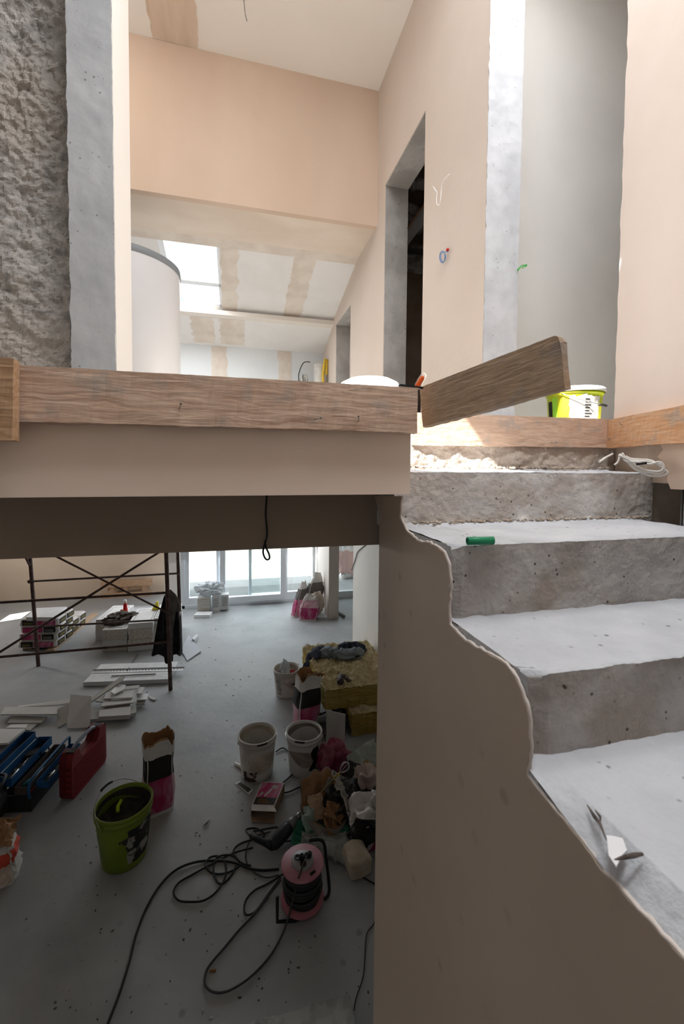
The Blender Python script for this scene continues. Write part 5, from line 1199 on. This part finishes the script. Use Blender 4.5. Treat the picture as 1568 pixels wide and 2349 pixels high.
# ragged sheet at the bottom
prs = [PF(x+3*nz((x*.1, 0, 0)), y+4*nz((x*.07, 3, 0)), .05+.02*nz((x*.02, y*.02, 1))) for x, y in [(520, 2372), (560, 2349), (590, 2338), (612, 2333), (640, 2327), (665, 2319), (690, 2314), (712, 2303), (738, 2296), (762, 2291), (782, 2284), (799, 2279), (806, 2292), (806, 2308), (811, 2320), (812, 2349), (816, 2420), (520, 2440)]]
tag(B().poly(prs, ext=(0, 0, -.03)).build('torn_foam_sheet', mat('dull_foam', (.30, .31, .30), (.40, .41, .40), 16, .9, .6, 40)), 'ragged grey white foam sheet at the bottom beside the stair wall', 'foam sheet')
# =================== RED CASE ===================
p1, p2 = PF(166, 1838), PF(241, 1748); dd_ = (p2-p1).normalized(); Lc = (p2-p1).length+.02; rc = math.atan2(dd_.y, dd_.x)
RED = plain('case_red', (.20, .016, .022), .45); REDD = plain('case_red_dark', (.13, .008, .012), .5); hc = .335; tc_ = .095
t = thing('tool_case', 'red ribbed plastic tool case standing on edge beside the blue toolbox', 'tool case', (p1.x, p1.y, FZ), rc)
# local: x along length, y to the left (thickness), z up
ol = []
for k in range(7): a = math.pi*(1-.5*k/6); ol.append((.05+.05*math.cos(a), hc-.07+.07*math.sin(a)))
ol += [(Lc*.20, hc), (Lc*.24, hc-.055), (Lc*.30, hc-.085), (Lc*.70, hc-.085), (Lc*.77, hc-.055), (Lc*.80, hc)]
for k in range(7): a = math.pi*(.5-.5*k/6); ol.append((Lc-.04+.04*math.cos(a), hc-.05+.05*math.sin(a)))
ol += [(Lc, .03), (Lc-.02, 0), (.02, 0), (0, .03)]
for nm, y0_, y1_, m in (('front_shell', .0, .045, RED), ('rear_shell', .048, tc_, REDD)):
    b = B().poly([(x, y0_, z) for x, z in ol], ext=(0, y1_-y0_, 0)); q = b.build(nm, m, t)
    if nm == 'front_shell':
        for k in range(7):
            z = .035+.03*k; B().box((Lc/2, -.003, z), (Lc*.88, .008, .014), bev=.003).build('rib', RED, q)
for k in range(5): B().box((-.002, tc_*.5, .05+.045*k), (.008, tc_*.8, .018), bev=.003).build('end_rib', REDD, t)
B().tube(spline([(Lc*.18, .047, hc-.01), (Lc*.30, .047, hc+.012), (Lc*.7, .047, hc+.012), (Lc*.82, .047, hc-.01)], 6), .013, 12).build('carry_handle', plain('handle_blue_grey', (.22, .25, .32), .25), t)
for f in (.13, .87): B().box((Lc*f, .04, hc-.012), (.05, .07, .03), bev=.006).build('latch', BLK, t)
# =================== BLUE CANTILEVER TOOLBOX ===================
a, c = PF(68, 1862), PF(158, 1752); dd_ = (c-a).normalized(); rb_ = math.atan2(dd_.y, dd_.x); Lb = .46
t = thing('blue_toolbox', 'blue metal cantilever toolbox opened wide, full of tools', 'toolbox', (a.x, a.y, FZ), rb_)
BLU = mat('blue_enamel', (.010, .085, .24), (.014, .11, .29), 5, .45); DK = plain('tray_dark', (.03, .03, .033), .5); GRT = plain('tray_grey', (.10, .085, .08), .6)
def tray(name, y, z, w_, h_, m, x0=0, L=Lb, mi=DK):
    b = B(); th = .004
    b.box((x0+L/2, y, z+th/2), (L, w_, th)).box((x0+L/2, y-w_/2, z+h_/2), (L, th, h_)).box((x0+L/2, y+w_/2, z+h_/2), (L, th, h_)).box((x0, y, z+h_/2), (th, w_, h_)).box((x0+L, y, z+h_/2), (th, w_, h_))
    o = b.build(name, m, t)
    B().box((x0+L/2, y, z+th+.002), (L-.01, w_-.01, .003)).build('liner', mi, o); return o
tray('base_tray', .09, 0.0, .20, .12, DK)
tray('upper_tray', .055, .125, .085, .055, GRT); tray('outer_tray', .155, .20, .10, .06, BLU, -.02); tray('lid_tray', .265, .255, .085, .055, BLU, -.03)
tray('outer_tray', -.06, .13, .085, .05, BLU, .05, Lb*.9)
b = B(); b.tube(spline([(-.005, -.005, .10), (-.02, -.01, .20), (.04, -.015, .235), (Lb*.5, -.015, .24), (Lb-.03, -.015, .24), (Lb+.02, -.01, .22), (Lb+.03, 0, .12)], 6), .009, 10); b.build('carry_bar', BLU, t)
for x in (.02, Lb-.02):
    for y0_, y1_, z0_, z1_ in ((.09, .155, .06, .23), (.05, -.06, .06, .16), (.155, .265, .21, .28)): B().tube([(x, y0_, z0_), (x, y1_, z1_)], .006, 6).build('hinge_arm', DK, t)
mt_ = t.matrix_basis.copy() if False else Matrix.Translation(Vector((a.x, a.y, FZ))) @ Matrix.Rotation(rb_, 4, 'Z')
def tool(name, label, p, q, r, m, hm=None, cat='tool'):
    P_, Q_ = mt_ @ Vector(p), mt_ @ Vector(q); e = thing(name, label, cat, P_, group='tools in the blue toolbox'); d = Q_-P_
    B().tube([d*.4, d], r*.4, 8).build('shaft', m, e); B().tube([Vector(), d*.1, d*.4, d*.43], [r*.7, r, r, r*.5], 10).build('handle', hm or m, e)
RD = plain('tool_red', (.42, .02, .03), .4)
tool('screwdriver', 'red handled screwdriver in the grey upper tray', (.10, .05, .145), (.38, .06, .15), .013, STEEL, RD)
tool('screwdriver', 'screwdriver with short teal handle in the lowest tray end', (.05, .075, .15), (.2, .05, .15), .012, STEEL, plain('tool_teal', (.01, .16, .18)))
tool('pliers', 'pliers with red grips in the base tray', (.22, .13, .10), (.42, .14, .12), .014, DK, RD, 'pliers')
tool('long_chisel', 'long bright chisel lying along the grey tray edge', (.06, .03, .17), (.40, .035, .18), .009, STEEL, STEEL, 'chisel')
tool('spanner', 'steel spanner in the blue outer tray', (.04, .15, .215), (.25, .16, .22), .010, STEEL, STEEL, 'spanner')
tool('spanner', 'steel spanner in the right blue tray', (.12, -.06, .15), (.30, -.055, .15), .009, STEEL, STEEL, 'spanner')
tool('marking_bar', 'thin red bar lying along the carry bar', (.02, .01, .12), (.24, .02, .13), .006, RD, RD, 'bar')
tool('file', 'flat grey file in the blue outer tray', (.22, .14, .215), (.42, .165, .22), .012, DK, GRT, 'file')
random.seed(8); b = B()
for k in range(60):
    x, y = (random.uniform(0, .12), random.uniform(-.09, -.03)); x += .07; z = .14
    if k % 2: x, y, z = random.uniform(.02, .2), random.uniform(.12, .19), .212
    p = mt_ @ Vector((x, y, z)); d = Vector((random.uniform(-1, 1), random.uniform(-1, 1), random.uniform(-.2, .5)))*.015; b.tube([p, p+d], .0025, 5)
tag(b.build('loose_screws', STEEL), 'loose screws and bits scattered in the toolbox trays', 'screws', kind='stuff')
b = B(); b.box((0, 0, .012), (.11, .075, .02), (0, 0, .2), bev=.004); o = tag(b.build('black_square', BLK, keep=True), 'small black box in the lid tray of the toolbox', 'box'); o.location = mt_ @ Vector((.3, .155, .21))
# =================== FLOOR LITTER ===================
random.seed(21); b = B()
for k in range(420):
    x = random.uniform(60, 850); y = random.uniform(1400, 2340); p = PF(x, y, .001)
    if p.x > XS-.05 and p.y < 1.6: continue
    r = random.uniform(.0015, .006)*(1 if y > 1600 else 1.8)
    b.ball(p, (r*random.uniform(.8, 2), r, r*.3), 1, (0, 0, random.uniform(0, 3)))
tag(b.build('floor_crumbs', mat('crumb_grey', (.46, .44, .40), (.10, .09, .08), 3, .9, lo=.48, hi=.52)), 'small crumbs and plaster flakes scattered over the screed floor', 'crumbs', kind='stuff')
